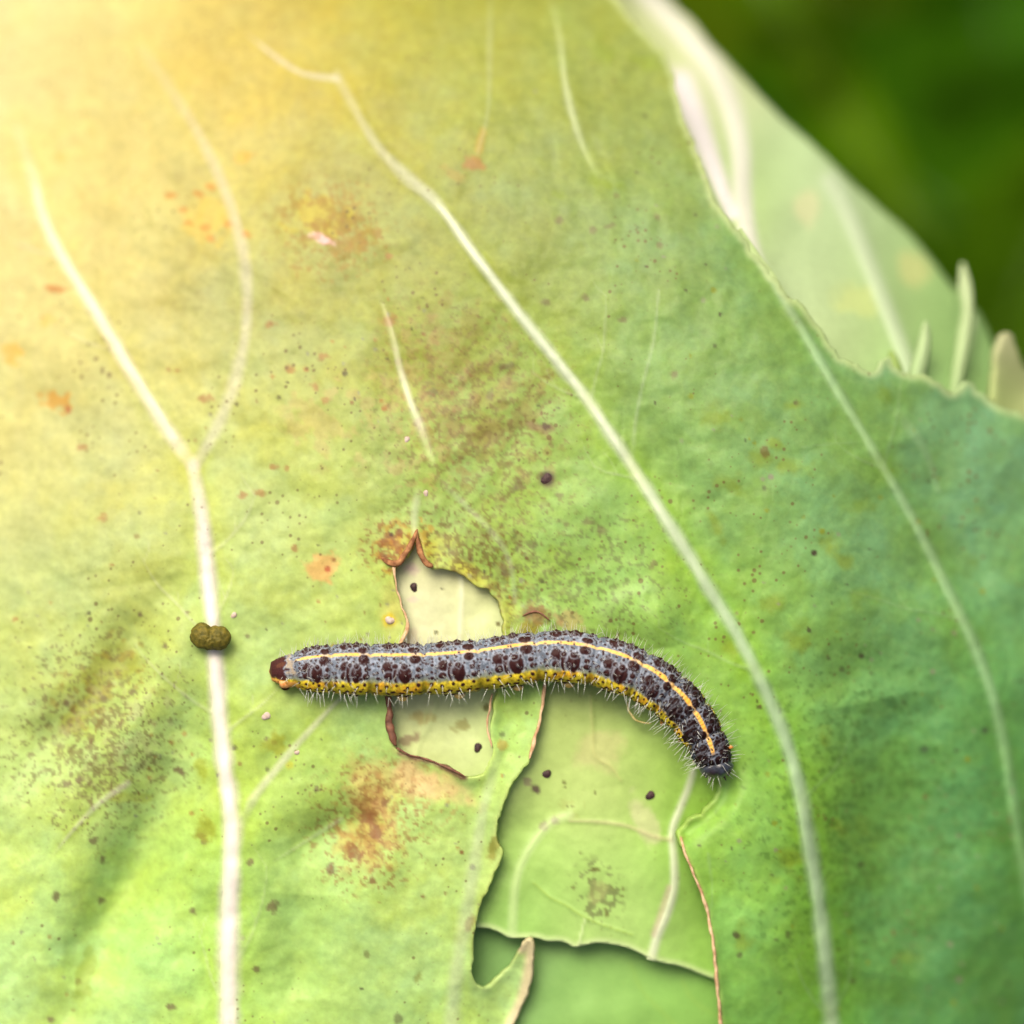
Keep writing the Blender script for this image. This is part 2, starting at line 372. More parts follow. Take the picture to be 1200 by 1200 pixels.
def dome(U, V):
    p = (U - 600) / 600.0; q = (V - 600) / 600.0
    d = -(p * 0.72 + q * 0.69)
    z = -0.0105 * np.maximum(0, d + 0.02) ** 2
    e = p * 0.92 + q * 0.22
    z -= 0.0185 * np.maximum(0, e - 0.26) ** 2
    z -= 0.012 * np.maximum(0, -q - 0.45) ** 2
    z -= 0.020 * np.maximum(0, p * 0.6 - q * 0.8 - 0.3) ** 2
    f = q - 0.45
    z -= 0.004 * np.maximum(0, f) ** 2
    return z

TROUGHS = [  # polyline, width, depth (m), negative = bulge
 ([(30,900),(75,862),(112,822),(145,778),(172,730),(195,700)], 26, .0011),
 ([(80,905),(125,868),(160,822),(190,770),(215,720)], 40, -.0009),
 ([(85,1180),(110,1118),(138,1060),(165,1000),(192,935),(215,870)], 34, .0019),
 ([(330,1000),(370,985),(410,965),(440,940)], 26, .0009),
 ([(350,1180),(352,1100),(356,1040)], 30, .0008),
 ([(1015,800),(1030,880),(1040,960),(1035,1060),(1020,1160)], 62, .0019),
 ([(1120,760),(1150,900),(1160,1040),(1150,1200)], 60, -.0009),
 ([(905,1000),(915,1100),(925,1200)], 50, -.0007),
 ([(735,470),(775,540),(835,630),(890,740)], 30, .0006),
 ([(850,560),(930,700),(985,820)], 70, -.0011),
 ([(640,560),(720,660),(800,760)], 60, -.0006),
 ([(735,715),(765,725),(775,765)], 26, -.0011),
 ([(330,420),(390,520),(420,620)], 70, -.0009),
 ([(110,560),(150,640),(160,690)], 60, -.0008),
 ([(830,330),(900,440),(960,540)], 50, -.0008),
 ([(1060,500),(1110,600),(1160,720)], 34, .0008),
 ([(610,880),(590,960)], 20, -.0005),
]
TCURVE = [catmull(t[0], 25) for t in TROUGHS]

def main_height(U, V, detail=True):
    z = dome(U, V)
    for (pts, w, dep), P in zip(TROUGHS, TCURVE):
        d, t = dist_poly(U, V, P, w * 2.6)
        fade = np.sqrt(np.clip(np.sin(math.pi * np.clip(t, 0.06, 0.94)), 0, 1))
        ok = np.isfinite(d)
        dep = dep * (1.7 if dep > 0 else 1.2); z = z - np.where(ok, dep * fade * np.exp(-np.where(ok, d, 0) ** 2 / (2 * (w * .8) ** 2)) - dep * fade * math.exp(-(2.6 / .8) ** 2 / 2), 0)
    if not detail: return z
    z = z + (fbm(U, V, 190, 3, 5) - .5) * 0.0016 + (fbm(U, V, 60, 3, 9) - .5) * 0.00075 + (fbm(U, V, 17, 3, 11) - .5) * 0.00016
    for (pts, w0, w1, st, rg, own), P in zip(VEINS, VCURVE):
        if rg == 0: continue
        d, t = dist_poly(U, V, P, 60); ok = np.isfinite(d); d = np.where(ok, d, 99)
        w = (w0 + (w1 - w0) * t) * 0.62
        z = z + np.where(ok, 0.7 * rg * np.exp(-(d / w) ** 2) * (smooth(0, .5, t) if rg < .00021 and own else smooth(0, .1, t + .03)) - 0.4 * rg * np.exp(-(d / (w * 3.2)) ** 2), 0)
    # torn margins lift and thicken a little, dark dead corner at the apex curls
    for P, amp in ((HOLE_A_P, .00042), (HOLE_B_P, .0003)):
        d, t = dist_poly(U, V, np.vstack([P, P[:1]]), 40); ok = np.isfinite(d)
        z = z + np.where(ok, amp * np.exp(-(np.where(ok, d, 0) / 9) ** 2), 0)
    # flap under the second hole hangs lower; the strip between the holes sags; rounded lip by the head rolls down
    z = z - 0.0024 * np.exp(-(((U - 600) / 45) ** 2 + ((V - 1170) / 75) ** 2))
    d, t = dist_poly(U, V, catmull([(846,902),(848,925),(840,945),(822,960),(804,972)], 6), 40); ok = np.isfinite(d)
    z = z - np.where(ok, .0011 * np.exp(-(np.where(ok, d, 0) / 13) ** 2), 0)
    return z

G = {'tl': (.80,.66,.20)}
PIG_AND_LIGHT = [(-50,-50,(.80,.68,.36)),(120,60,(.84,.68,.26)),(300,60,(.74,.58,.18)),(470,20,(.52,.50,.10)),(40,300,(.84,.72,.30)),(180,220,(.78,.66,.24)),(330,180,(.66,.56,.20)),  # leaf colours, with upper-left sun glow and right-side shade painted in
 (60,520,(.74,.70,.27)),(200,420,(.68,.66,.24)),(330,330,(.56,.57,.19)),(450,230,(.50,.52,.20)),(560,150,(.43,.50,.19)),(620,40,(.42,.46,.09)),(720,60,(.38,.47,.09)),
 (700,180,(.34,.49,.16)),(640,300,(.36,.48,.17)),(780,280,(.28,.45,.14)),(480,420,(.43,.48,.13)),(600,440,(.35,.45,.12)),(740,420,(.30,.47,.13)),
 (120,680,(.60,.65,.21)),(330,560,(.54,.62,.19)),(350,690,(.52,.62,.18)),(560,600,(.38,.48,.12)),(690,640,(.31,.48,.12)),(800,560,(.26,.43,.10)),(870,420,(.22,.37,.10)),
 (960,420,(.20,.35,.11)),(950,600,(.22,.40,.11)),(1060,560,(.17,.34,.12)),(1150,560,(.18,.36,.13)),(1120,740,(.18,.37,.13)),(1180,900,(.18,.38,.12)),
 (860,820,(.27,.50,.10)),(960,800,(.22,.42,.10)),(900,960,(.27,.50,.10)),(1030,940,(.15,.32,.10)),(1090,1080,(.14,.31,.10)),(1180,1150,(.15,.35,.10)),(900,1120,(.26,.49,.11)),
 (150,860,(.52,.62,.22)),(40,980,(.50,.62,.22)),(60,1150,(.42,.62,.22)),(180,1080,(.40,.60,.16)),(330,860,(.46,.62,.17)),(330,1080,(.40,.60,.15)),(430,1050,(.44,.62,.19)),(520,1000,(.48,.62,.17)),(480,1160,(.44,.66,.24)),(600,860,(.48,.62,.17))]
VEINCOL_R = np.array((.45,.52,.38)); VEINCOL_L = np.array((.62,.59,.53))
BROWN = (.20,.095,.03); RUST = (.31,.145,.035); OLIVE = (.20,.24,.015); DARK = (.05,.025,.022); TAN = (.56,.40,.18); GREY = (.22,.22,.15)
rs = np.random.RandomState(5)
DOTS = []
for k in range(4600):
    u, v = rs.uniform(-20, 1220), rs.uniform(60, 1220)
    dens = fbm(np.array([u]), np.array([v]), 120, 3, 77)[0]
    w = 0.25 + 0.75 * math.exp(-(((u - 560) / 170) ** 2 + ((v - 480) / 170) ** 2)) + .5 * math.exp(-(((u - 140) / 100) ** 2 + ((v - 850) / 120) ** 2)) + .4 * math.exp(-(((u - 700) / 110) ** 2 + ((v - 690) / 90) ** 2))
    if u + v < 720: continue
    if rs.rand() < .8 * w * smooth(.42, .66, dens) * 1.1:
        r = 1.6 + 2.2 * rs.rand() ** 3
        DOTS.append((u, v, r, [BROWN, DARK, GREY, RUST][rs.randint(4)] if u < 620 else [DARK, OLIVE, GREY][rs.randint(3)], rs.uniform(.5, .95)))

TONE_LIGHT = [(60, 60, (0.654, 0.74, 0.72)), (150, 150, (0.631, 0.662, 0.47)), (300, 150, (0.584, 0.587, 0.357)), (60, 300, (0.628, 0.61, 0.503)), (200, 300, (0.651, 0.673, 0.535)), (450, 60, (0.576, 0.613, 0.307)), (400, 200, (0.61, 0.633, 0.334)), (100, 600, (0.549, 0.606, 0.522)), (150, 480, (0.589, 0.605, 0.446)), (330, 500, (0.643, 0.715, 0.591)), (400, 600, (0.772, 0.792, 0.585)), (600, 250, (0.585, 0.603, 0.405)), (750, 250, (0.612, 0.624, 0.473)), (560, 560, (0.661, 0.777, 0.395)), (700, 660, (0.768, 0.94, 0.864)), (800, 560, (0.737, 0.861, 0.631)), (900, 620, (0.675, 0.807, 0.709)), (960, 480, (0.769, 0.893, 0.818)), (1100, 600, (0.885, 1.029, 1.085)), (1150, 800, (0.631, 0.868, 0.619)), (1050, 950, (0.452, 0.747, 0.52)), (900, 1000, (0.948, 1.055, 0.691)), (880, 850, (0.865, 0.961, 0.8)), (1000, 1120, (0.43, 0.658, 0.402)), (150, 1000, (0.901, 1.092, 0.71)), (60, 1100, (0.959, 1.021, 0.825)), (350, 1120, (0.802, 0.88, 0.536)), (480, 1060, (0.863, 0.933, 0.804)), (200, 700, (0.597, 0.72, 0.564)), (330, 700, (0.748, 0.869, 0.84)), (340, 900, (0.673, 0.8, 0.565)), (600, 680, (0.852, 1.111, 0.747)), (1130, 1080, (0.598, 0.791, 0.626)), (650, 110, (0.578, 0.608, 0.422)), (500, 330, (0.546, 0.587, 0.341)), (700, 430, (0.672, 0.725, 0.543)), (850, 350, (0.566, 0.719, 0.632)), (60, 900, (0.69, 0.786, 0.553)), (15, 190, (0.649, 0.695, 0.718)), (15, 430, (0.587, 0.626, 0.543)), (310, 40, (0.643, 0.645, 0.416))]  # colour factors: sun glow and the right-hand hollow's shade worked into the leaf
def vfade(k, t):
    if k >= N_MAIN: return smooth(1.0, .55, t)
    if k in (0, 2): return smooth(-.2, .5, t)
    if k in (6, 9): return smooth(0, .6, t) * smooth(1.0, .6, t)
    if k == 5: return smooth(-.05, .15, t) * (1 - .45 * smooth(.6, .85, t))
    if k == 1: return .55 + .45 * smooth(0, .15, t)
    return .25 + .75 * smooth(0, .25, t)
def main_pigment_light(U, V):
    C = rbf(U, V, PIG_AND_LIGHT, 85)
    n1 = fbm(U, V, 130, 4, 41)[..., None]; n2 = fbm(U, V, 40, 4, 43)[..., None]; n3 = fbm(U, V, 8, 3, 47)[..., None]
    C = C * (1 + (n1 - .5) * .22 + (n2 - .5) * .20 + (n3 - .5) * .20)
    yel = smooth(.50, .72, fbm(U, V, 75, 4, 53))[..., None] * .24
    C = C * (1 - yel) + C * np.array((1.12, .98, .52)) * yel
    blu = smooth(.52, .75, fbm(U, V, 60, 4, 59))[..., None] * .3
    C = C * (1 - blu) + (C * np.array((.9, 1.02, 1.25)) + np.array((.01, .02, .02))) * blu
    sat = smooth(.34, .66, fbm(U, V, 70, 5, 97)) * .7 + smooth(.36, .64, fbm(U, V, 24, 4, 98)) * .3; sat = ((sat - .5) * smooth(80, 420, U + .5 * V - 100))[..., None]
    C = C * (1 + sat * np.array((.04, -.04, -.5))) + np.array((-.003, .002, .004)) * np.clip(-sat, 0, 1)
    lum = C.mean(-1, keepdims=True); C = C * .86 + lum * np.array((1.0, 1.0, .80)) * .14
    C = C * rbf(U, V, TONE_LIGHT, 105)
    P = Paint(U, V, C)
    # yellowing round the torn apex and along the upper hole, dead tan tissue below it
    P.blotch(490, 640, 62, 34, (.62,.50,.05), .75, 10, 30, .35, 2, .6)
    P.blotch(545, 675, 60, 20, (.55,.50,.05), .7, 28, 22, .35, 4, .5)
    P.blotch(592, 720, 20, 40, (.50,.52,.10), .6, 0, 22, .35, 5, .5)
    P.blotch(462, 715, 22, 60, (.62,.58,.16), .6, 0, 22, .3, 6, .5)
    P.blotch(500, 915, 66, 30, (.60,.44,.20), .85, 22, 20, .5, 7, .4)
    P.blotch(440, 925, 48, 60, (.55,.44,.14), .7, 0, 25, .6, 8, .4)
    P.blotch(430, 985, 40, 50, (.42,.33,.07), .7, 0, 16, .7, 9, .35)
    P.freckle(432, 960, 34, 60, (.32,.17,.04), .7, 0, 10, .54, 10)
    P.freckle(470, 935, 60, 40, (.36,.20,.07), .6, 0, 6, .57, 11)
    for a in ((430,960,12,10),(452,940,8,6),(440,975,8,12),(437,1032,5,6),(497,1050,4,4),(415,1000,9,12)): P.blotch(*a, (.18,.07,.03), .8, 0, 6, .7, int(a[0]))
    # brown and rust stains, upper left to centre
    P.blotch(245, 258, 34, 36, (.56,.42,.06), .5, 0, 16, .6, 13)
    for a in ((200,229),(214,246),(233,228),(247,219),(222,262),(240,266),(246,279),(268,262),(290,275)): P.blotch(a[0], a[1], 8, 6, (.46,.21,.03), .7, 0, 7, .6, a[0])
    pass
    P.blotch(375, 255, 46, 30, (.42,.35,.03), .7, 15, 14, .7, 15); P.freckle(385, 262, 50, 40, (.26,.17,.02), .75, 10, 12, .53, 16); P.freckle(410, 285, 30, 24, (.26,.17,.02), .7, 0, 9, .53, 17)
    P.blotch(382, 281, 20, 7, (.84,.55,.55), .95, 20, 8, .6, 18)
    P.blotch(556, 192, 16, 11, (.33,.15,.05), .7, 0, 7, .6, 19); P.blotch(563, 165, 7, 18, (.42,.28,.05), .6, 15, 7, .5, 20); P.blotch(530, 203, 20, 8, (.32,.26,.06), .6, 30, 7, .6, 21)
    P.blotch(64, 339, 15, 6, (.42,.16,.03), .8, 5, 8, .5, 22); P.blotch(66, 470, 22, 15, (.46,.24,.03), .8, 10, 9, .8, 23); P.blotch(80, 480, 5, 7, (.33,.10,.04), .8, 0, 5, .4, 24)
    P.blotch(15, 415, 14, 18, (.58,.35,.05), .7, 0, 9, .8, 25); P.blotch(55, 375, 12, 9, (.60,.36,.06), .6, 0, 9, .7, 26); P.blotch(70, 185, 10, 7, (.70,.40,.10), .6, 0, 6, .6, 126); P.blotch(285, 183, 14, 9, (.55,.36,.05), .7, -20, 6, .6, 127)
    for (u, v, ru, rv) in ((318,380,8,6),(197,433,4,4),(208,434,5,3),(242,467,12,5),(120,607,8,8),(96,524,10,5),(322,548,8,5),(335,549,5,4),(286,580,7,6),(305,577,12,6),(131,662,4,3),(345,643,6,6),(18,725,6,5),(455,375,13,9),(440,398,5,5),(455,300,6,4),(460,378,6,5),(370,452,8,6),(382,468,7,5),(380,418,10,6),(340,433,10,6)):
        P.blotch(u, v, ru, rv, (.30,.15,.05), .75, 0, 6, .7, int(u + v), .3)
    P.blotch(378, 665, 22, 19, (.60,.36,.12), .8, 0, 9, .7, 27); P.dot(384, 667, 4, (.36,.07,.02)); P.dot(391, 656, 3, (.25,.12,.03))
    for a in ((455,632,10,8),(467,625,6,6),(452,652,10,5),(470,645,6,9),(445,640,6,5),(461,636,4,4)): P.blotch(*a, (.20,.07,.015), .85, 0, 6, .7, int(a[0]))
    P.freckle(470, 640, 40, 26, (.40,.20,.02), .7, -30, 8, .55, 28)
    # freckled centre
    P.freckle(545, 440, 62, 95, (.24,.23,.05), .62, -20, 17, .52, 29); P.freckle(580, 500, 70, 70, (.25,.20,.06), .65, 0, 13, .55, 30)
    P.freckle(485, 440, 30, 70, (.35,.26,.10), .5, 0, 15, .54, 31); P.freckle(490, 540, 32, 34, (.38,.26,.13), .5, 0, 11, .55, 32); P.freckle(400, 490, 60, 50, (.46,.33,.14), .4, 0, 15, .54, 132)
    P.freckle(590, 650, 70, 90, (.18,.17,.06), .55, -20, 8, .60, 33); P.freckle(560, 700, 60, 40, (.22,.15,.03), .7, 20, 8, .56, 34)
    P.blotch(636, 501, 26, 8, (.24,.17,.09), .7, 5, 8, .6, 35); P.blotch(640, 500, 8, 5, (.10,.05,.05), .85, 0, 5, .5, 36)
    P.blotch(640, 561, 15, 14, (.20,.20,.09), .6, 0, 8, .3, 37); P.dot(641, 561, 9, (.055,.028,.03), .9)
    for a in ((608,568,9,9),(603,573,5,5),(690,612,9,6),(664,614,5,5),(703,622,7,7),(625,640,6,5),(608,640,7,6),(592,672,6,5),(553,656,4,4),(590,665,5,10),(765,662,5,6),(590,430,7,6),(600,428,6,5),(575,462,9,9),(507,460,8,8),(655,580,6,5),(695,270,6,5),(655,258,6,6),(770,254,5,5),(773,287,5,5),(714,265,7,4),(790,440,7,6),(685,348,6,6),(640,355,6,5),(730,375,7,4),(722,228,5,4)):
        P.blotch(*a, (.15,.13,.06), .7, 0, 6, .6, int(a[0] + a[1]))
    P.blotch(632, 722, 26, 13, (.20,.09,.03), .8, 8, 9, .8, 38); P.blotch(620, 735, 14, 12, (.24,.19,.01), .8, 0, 9, .4, 39); P.blotch(665, 728, 24, 14, (.42,.30,.14), .6, 20, 9, .6, 40)
    # olive stains on the right
    for (u, v, ru, rv, an) in ((845,490,30,20,0),(893,535,18,14,0),(925,545,40,13,8),(858,568,26,20,10),(838,615,9,30,-20),(1040,465,13,24,-30),(972,635,20,18,0),(985,655,26,12,40),(905,708,22,13,0),(935,755,28,30,30),(930,475,12,8,0),(1010,590,16,16,0),(1140,660,18,16,0),(855,755,14,24,-20),(965,865,11,22,0),(880,230,10,20,0),(925,1010,26,30,0),(1010,975,26,24,20),(985,970,14,14,0),(910,520,18,8,20),(870,1100,14,30,0),(1065,1120,20,14,0),(1010,700,20,26,20),(710,216,26,10,20),(655,228,10,8,0),(700,60,30,20,30),(760,75,24,14,20)):
        P.blotch(u, v, ru, rv, (.19,.27,.02) if u < 1000 else (.14,.24,.03), .6, an, 14, .75, int(u * 3 + v), .5)
    P.blotch(897, 530, 8, 9, (.12,.08,.02), .75, 0, 6, .5, 41); P.blotch(933, 472, 4, 4, (.10,.08,.04), .7, 0, 5, .4, 42); P.blotch(1154, 856, 5, 6, (.05,.05,.05), .8, 0, 5, .4, 43); P.blotch(1083, 878, 6, 6, (.07,.09,.06), .7, 0, 5, .4, 44)
    P.blotch(863, 1096, 5, 5, DARK, .8, 0, 5, .5, 45); P.blotch(866, 1120, 5, 4, DARK, .7, 0, 5, .5, 46); P.blotch(924, 1095, 4, 5, DARK, .6, 0, 5, .5, 47); P.blotch(890, 829, 4, 3, DARK, .8, 20, 4, .4, 48); P.blotch(948, 738, 3, 3, DARK, .8)
    # lower left stains, and crease shade painted in olive along the folds
    P.blotch(130, 785, 46, 26, (.25,.26,.02), .6, -45, 18, .6, 49); P.blotch(95, 835, 46, 22, (.25,.26,.02), .6, -40, 18, .6, 50); P.freckle(120, 800, 60, 44, (.26,.19,.03), .65, -40, 9, .56, 51)
    P.freckle(140, 855, 70, 60, (.32,.30,.16), .4, 0, 10, .56, 52); P.freckle(110, 900, 60, 60, (.18,.15,.06), .6, 0, 6, .62, 53)
    for a in ((107,869,6,5),(154,811,6,5),(122,819,7,5),(78,824,4,5),(80,918,8,6),(92,915,5,5),(110,984,7,6),(120,1008,4,7),(118,1055,6,6),(66,1050,5,9),(210,903,7,5),(213,907,5,4),(193,757,4,4),(220,718,3.5,3.5),(235,980,7,5),(239,986,5,4),(226,1067,5,5),(200,1180,6,5),(320,1063,9,10),(388,1018,8,8),(322,870,4,4),(312,866,3,3),(290,745,4,4),(372,925,5,4),(300,1135,5,5),(92,1150,5,5),(165,720,4,4),(60,1195,5,5),(293,1010,5,6)):
        P.blotch(*a, (.15,.11,.06), .8, 0, 5, .55, int(a[0] * 2 + a[1]))
    P.blotch(322, 872, 20, 16, (0.290,0.317,0.020), .7, 0, 12, .6, 54); P.blotch(237, 903, 11, 18, (0.264,0.317,0.013), .7, 0, 12, .5, 55); P.blotch(238, 975, 16, 20, (0.251,0.277,0.013), .7, 0, 12, .6, 56); P.blotch(150, 935, 30, 8, (0.290,0.343,0.040), .5, 0, 12, .6, 57); P.blotch(100, 1140, 14, 40, (0.224,0.304,0.020), .6, 15, 14, .6, 58); P.blotch(340, 897, 6, 5, (.42,.44,.03), .7)
    P.blotch(578, 995, 8, 20, (.20,.18,.02), .75, 15, 8, .5, 59); P.blotch(551, 1082, 7, 15, (.20,.16,.02), .8, 15, 8, .5, 60); P.blotch(590, 872, 8, 8, (.40,.30,.04), .7); P.blotch(490, 1145, 5, 9, (.22,.26,.06), .7, 20, 5, .5, 61); P.blotch(430, 1118, 5, 6, (.15,.16,.05), .7); P.blotch(466, 1194, 6, 6, (.12,.12,.06), .7)
    P.blotch(457, 727, 11, 11, (.55,.44,.02), .85, 0, 6, .3, 62)
    for (u, v, ru, rv, an, ns, thr, c, st) in ((560,500,100,130,-20,5,.59,(.16,.11,.04),.7),(500,450,60,90,0,5,.60,(.26,.14,.06),.4),(540,650,80,60,20,4.5,.59,(.13,.07,.02),.8),(455,640,34,30,0,4.5,.56,(.20,.07,.02),.8),
        (690,680,110,90,0,4.5,.62,(.12,.13,.05),.7),(430,970,60,70,0,5,.58,(.22,.10,.03),.75),(110,860,100,110,0,4.5,.605,(.14,.10,.04),.75),(390,270,60,50,0,5,.59,(.28,.16,.03),.7),
        (1010,960,130,170,0,6,.60,(.05,.12,.02),.55),):
        P.freckle(u, v, ru, rv, c, st, an, ns, thr, int(u + v))
    for (u, v, r, c, s) in DOTS: P.dot(u, v, r, c, s)
    # veins
    left = smooth(640, 260, U)[..., None]
    rlow = smooth(690, 960, U + .18 * (V - 600))[..., None]
    vc = VEINCOL_L * left + (VEINCOL_R * (1 - rlow) + np.array((.29, .42, .25)) * rlow) * (1 - left)
    C = P.C
    for k, ((pts, w0, w1, st, rg, own), Pc) in enumerate(zip(VEINS, VCURVE)):
        d, t = dist_poly(U, V, Pc, 70); ok = np.isfinite(d); d = np.where(ok, d, 999)
        w = (w0 + (w1 - w0) * t) * 0.5
        w = w * (1 + (fbm(U, V, 30, 2, 88) - .5) * .5)
        if st < 0:
            m = -st * smooth(1.6, .4, d / w); C = C * (1 - m[..., None]) + C * np.array((.55, .62, .45)) * m[..., None]; continue
        rt = smooth(350, 800, U); halo = np.exp(-((d - w) / (w * (2.6 + 1.6 * rt))) ** 2) * (.34 + .40 * rt) * st * (.5 + fbm(U, V, 45, 3, 91))
        C = C * (1 - halo[..., None]) + np.clip(C * np.array((1.06, 1.06, .42)), 0, .9) * halo[..., None]
        m = st * smooth(1.75, .25, d / w) * vfade(k, t)
        C = C * (1 - m[..., None]) + vc * m[..., None]
    # torn margins: thin pale or brown lip
    for H in (HOLE_A_P, HOLE_B_P):
        d, t = dist_poly(U, V, np.vstack([H, H[:1]]), 20); ok = np.isfinite(d); d = np.where(ok, d, 99)
        m = .22 * smooth(5.5, 1.0, d); pal = np.array((.50,.54,.16))
        C = C * (1 - m[..., None]) + pal * m[..., None]
    d, t = dist_poly(U, V, catmull([(612,1110),(622,1106),(622,1130),(614,1168),(600,1200),(585,1235)], 6), 24); ok = np.isfinite(d); d = np.where(ok, d, 99)
    m = .85 * smooth(12, 3, d); C = C * (1 - m[..., None]) + np.array((.62,.52,.34)) * m[..., None]
    d, t = dist_poly(U, V, catmull([(470,882),(510,893),(543,911)], 6), 14); ok = np.isfinite(d); d = np.where(ok, d, 99)
    m = .9 * smooth(7, 2, d + 3 * (fbm(U, V, 6, 2, 71) - .5)); C = C * (1 - m[..., None]) + np.array((.16,.07,.05)) * m[..., None]
    # pale outer margin
    d, t = dist_poly(U, V, OUTER_P, 24); ok = np.isfinite(d); d = np.where(ok, d, 99)
    m = .5 * smooth(11, 2, d); C = C * (1 - m[..., None]) + np.array((.52,.62,.30)) * m[..., None]
    return C

# ------------------------------------------------------------------ generic leaf blade
def axis(lo, hi, fine_lo, fine_hi, fine, coarse):
    a = np.arange(lo, fine_lo, coarse) if lo < fine_lo else np.array([]); b = np.arange(max(lo, fine_lo), min(hi, fine_hi), fine)
    c = np.arange(fine_hi, hi + coarse, coarse) if hi > fine_hi else np.array([hi])
    return np.concatenate([a, b, c])

def blade(name, parent, outer, holes, us, vs, hf, cf, mat, thick):
    UU, VV = np.meshgrid(us, vs)
    uc = (us[:-1] + us[1:]) / 2; vc = (vs[:-1] + vs[1:]) / 2
    keep = inside_grid(uc, vc, outer)
    for h in holes: keep &= ~inside_grid(uc, vc, h)
    nc = len(us)
    F = grid_faces(len(vs), nc).reshape(len(vs) - 1, nc - 1, 4)[:, :, [0, 3, 2, 1]]
    Fk = F[keep]; Fd = F[~keep]
    used = np.zeros(UU.size, bool); used[Fk.ravel()] = True
    gone = np.zeros(UU.size, bool); gone[Fd.ravel()] = True
    b = np.nonzero(used & gone)[0]
    Uf = UU.ravel().copy(); Vf = VV.ravel().copy()
    if len(b):
        O = np.vstack([np.vstack([catmull(np.vstack([p, p[:1]]), 0.7)]) for p in [np.array(outer, float)[:, :2]] + [np.array(h, float)[:, :2] for h in holes]])
        gu = np.gradient(us)[b % nc]; gv = np.gradient(vs)[b // nc]
        for s0 in range(0, len(b), 400):
            bb = b[s0:s0 + 400]
            dd = (Uf[bb][:, None] - O[None, :, 0]) ** 2 + (Vf[bb][:, None] - O[None, :, 1]) ** 2
            k = dd.argmin(1); ok = np.sqrt(dd[np.arange(len(bb)), k]) < 1.5 * np.hypot(gu, gv)[s0:s0 + 400]
            Uf[bb[ok]] = O[k[ok], 0]; Vf[bb[ok]] = O[k[ok], 1]
    ids = np.nonzero(used)[0]; re = np.full(UU.size, -1); re[ids] = np.arange(len(ids))
    U = Uf[ids]; V = Vf[ids]
    z = hf(U, V); c = cf(U, V)
    o = mesh_obj(name, at(U, V, z), re[Fk], mat, parent, c)
    return solidify(o, thick)

def ribbon(name, parent, P, w0, w1, hf, cf, ridge, mat, n=9, taper=True):
    """a raised vein: strip laid along P over the blade, edges sunk into it"""
    P = P[:, :2]; T = np.gradient(P, axis=0); T /= np.hypot(*T.T)[:, None]; N = np.stack([-T[:, 1], T[:, 0]], 1)
    t = np.linspace(0, 1, len(P)); w = (w0 + (w1 - w0) * t) * .5
    w = w * (1 + (vnoise(t * len(P) * .25, t * 0, 4) - .5) * .25)
    x = np.linspace(-1, 1, n)
    U = P[:, 0, None] + N[:, 0, None] * x[None] * w[:, None] * 1.25; V = P[:, 1, None] + N[:, 1, None] * x[None] * w[:, None] * 1.25
    prof = np.cos(x * math.pi / 2) ** 1.5 - 0.12
    end = smooth(0, .35, t) * smooth(1, .8, t) if taper else np.ones(len(t))
    z = hf(U, V) + ridge * .30 * prof[None] * (end[:, None] * 1.6 - .6)
    z[:, 0] -= .00012; z[:, -1] -= .00012; z[:, 1] -= .00002; z[:, -2] -= .00002
    F = grid_faces(len(P), n)
    return mesh_obj(name, at(U.ravel(), V.ravel(), z.ravel()), F, mat, parent, cf(U.ravel(), V.ravel()))

def rim(name, parent, pts, r, hf, mat, lift=0.0, seed=1, n=10):
    """dried, rolled tissue along a tear: an uneven tube on the margin (radius in plan units, per point)"""
    P = catmull([(p[0], p[1], r[i] if isinstance(r, (list, tuple)) else r) for i, p in enumerate(pts)], 3.0)
    k = np.arange(len(P)); rr = np.maximum(.4, P[:, 2] * (1 + (vnoise(k * .35, k * 0., seed) - .5) * .5)); rr[0] *= .4; rr[-1] *= .4
    u = P[:, 0] + (vnoise(k * .3, k * 0., seed + 3) - .5) * 1.6; v = P[:, 1] + (vnoise(k * .3, k * 0., seed + 7) - .5) * 1.6
    z = hf(u, v) + lift + rr * S * .35
    Vv, F = tube(at(u, v, z), rr * S, n, .75)
    return mesh_obj(name, Vv, F, mat, parent)

def bump_spot(name, parent, u, v, r, hf, mat, h=0.45, seed=1):
    """low irregular dome sitting on a leaf"""
    n, m = 14, 5; vs_ = []; F = []
    z0 = float(hf(np.array([float(u)]), np.array([float(v)]))[0])
    for i in range(m):
        ph = i / (m - 1) * math.pi / 2
        for j in range(n):
            a = j * 2 * math.pi / n; k = 1 + .16 * math.sin(2 * a + seed) + .10 * math.sin(3 * a + seed * 2.1)
            vs_.append((u + r * k * math.cos(ph) * math.cos(a), v + r * k * math.cos(ph) * math.sin(a), z0 + S * r * (h * math.sin(ph) - .06)))
    for i in range(m - 1):
        for j in range(n): F.append([i * n + j, (i + 1) * n + j, (i + 1) * n + (j + 1) % n, i * n + (j + 1) % n][::1])
    A = np.array(vs_); return mesh_obj(name, at(A[:, 0], A[:, 1], A[:, 2]), F, mat, parent)

# ------------------------------------------------------------------ ground far below
gm = mesh_obj('ground', np.array([(-60, -60, -0.34), (60, -60, -0.34), (60, 60, -0.34), (-60, 60, -0.34)], float), [[0, 1, 2, 3]], M_SOIL)
gm['kind'] = 'structure'; gm['label'] = 'dark garden soil seen blurred far below the leaves'

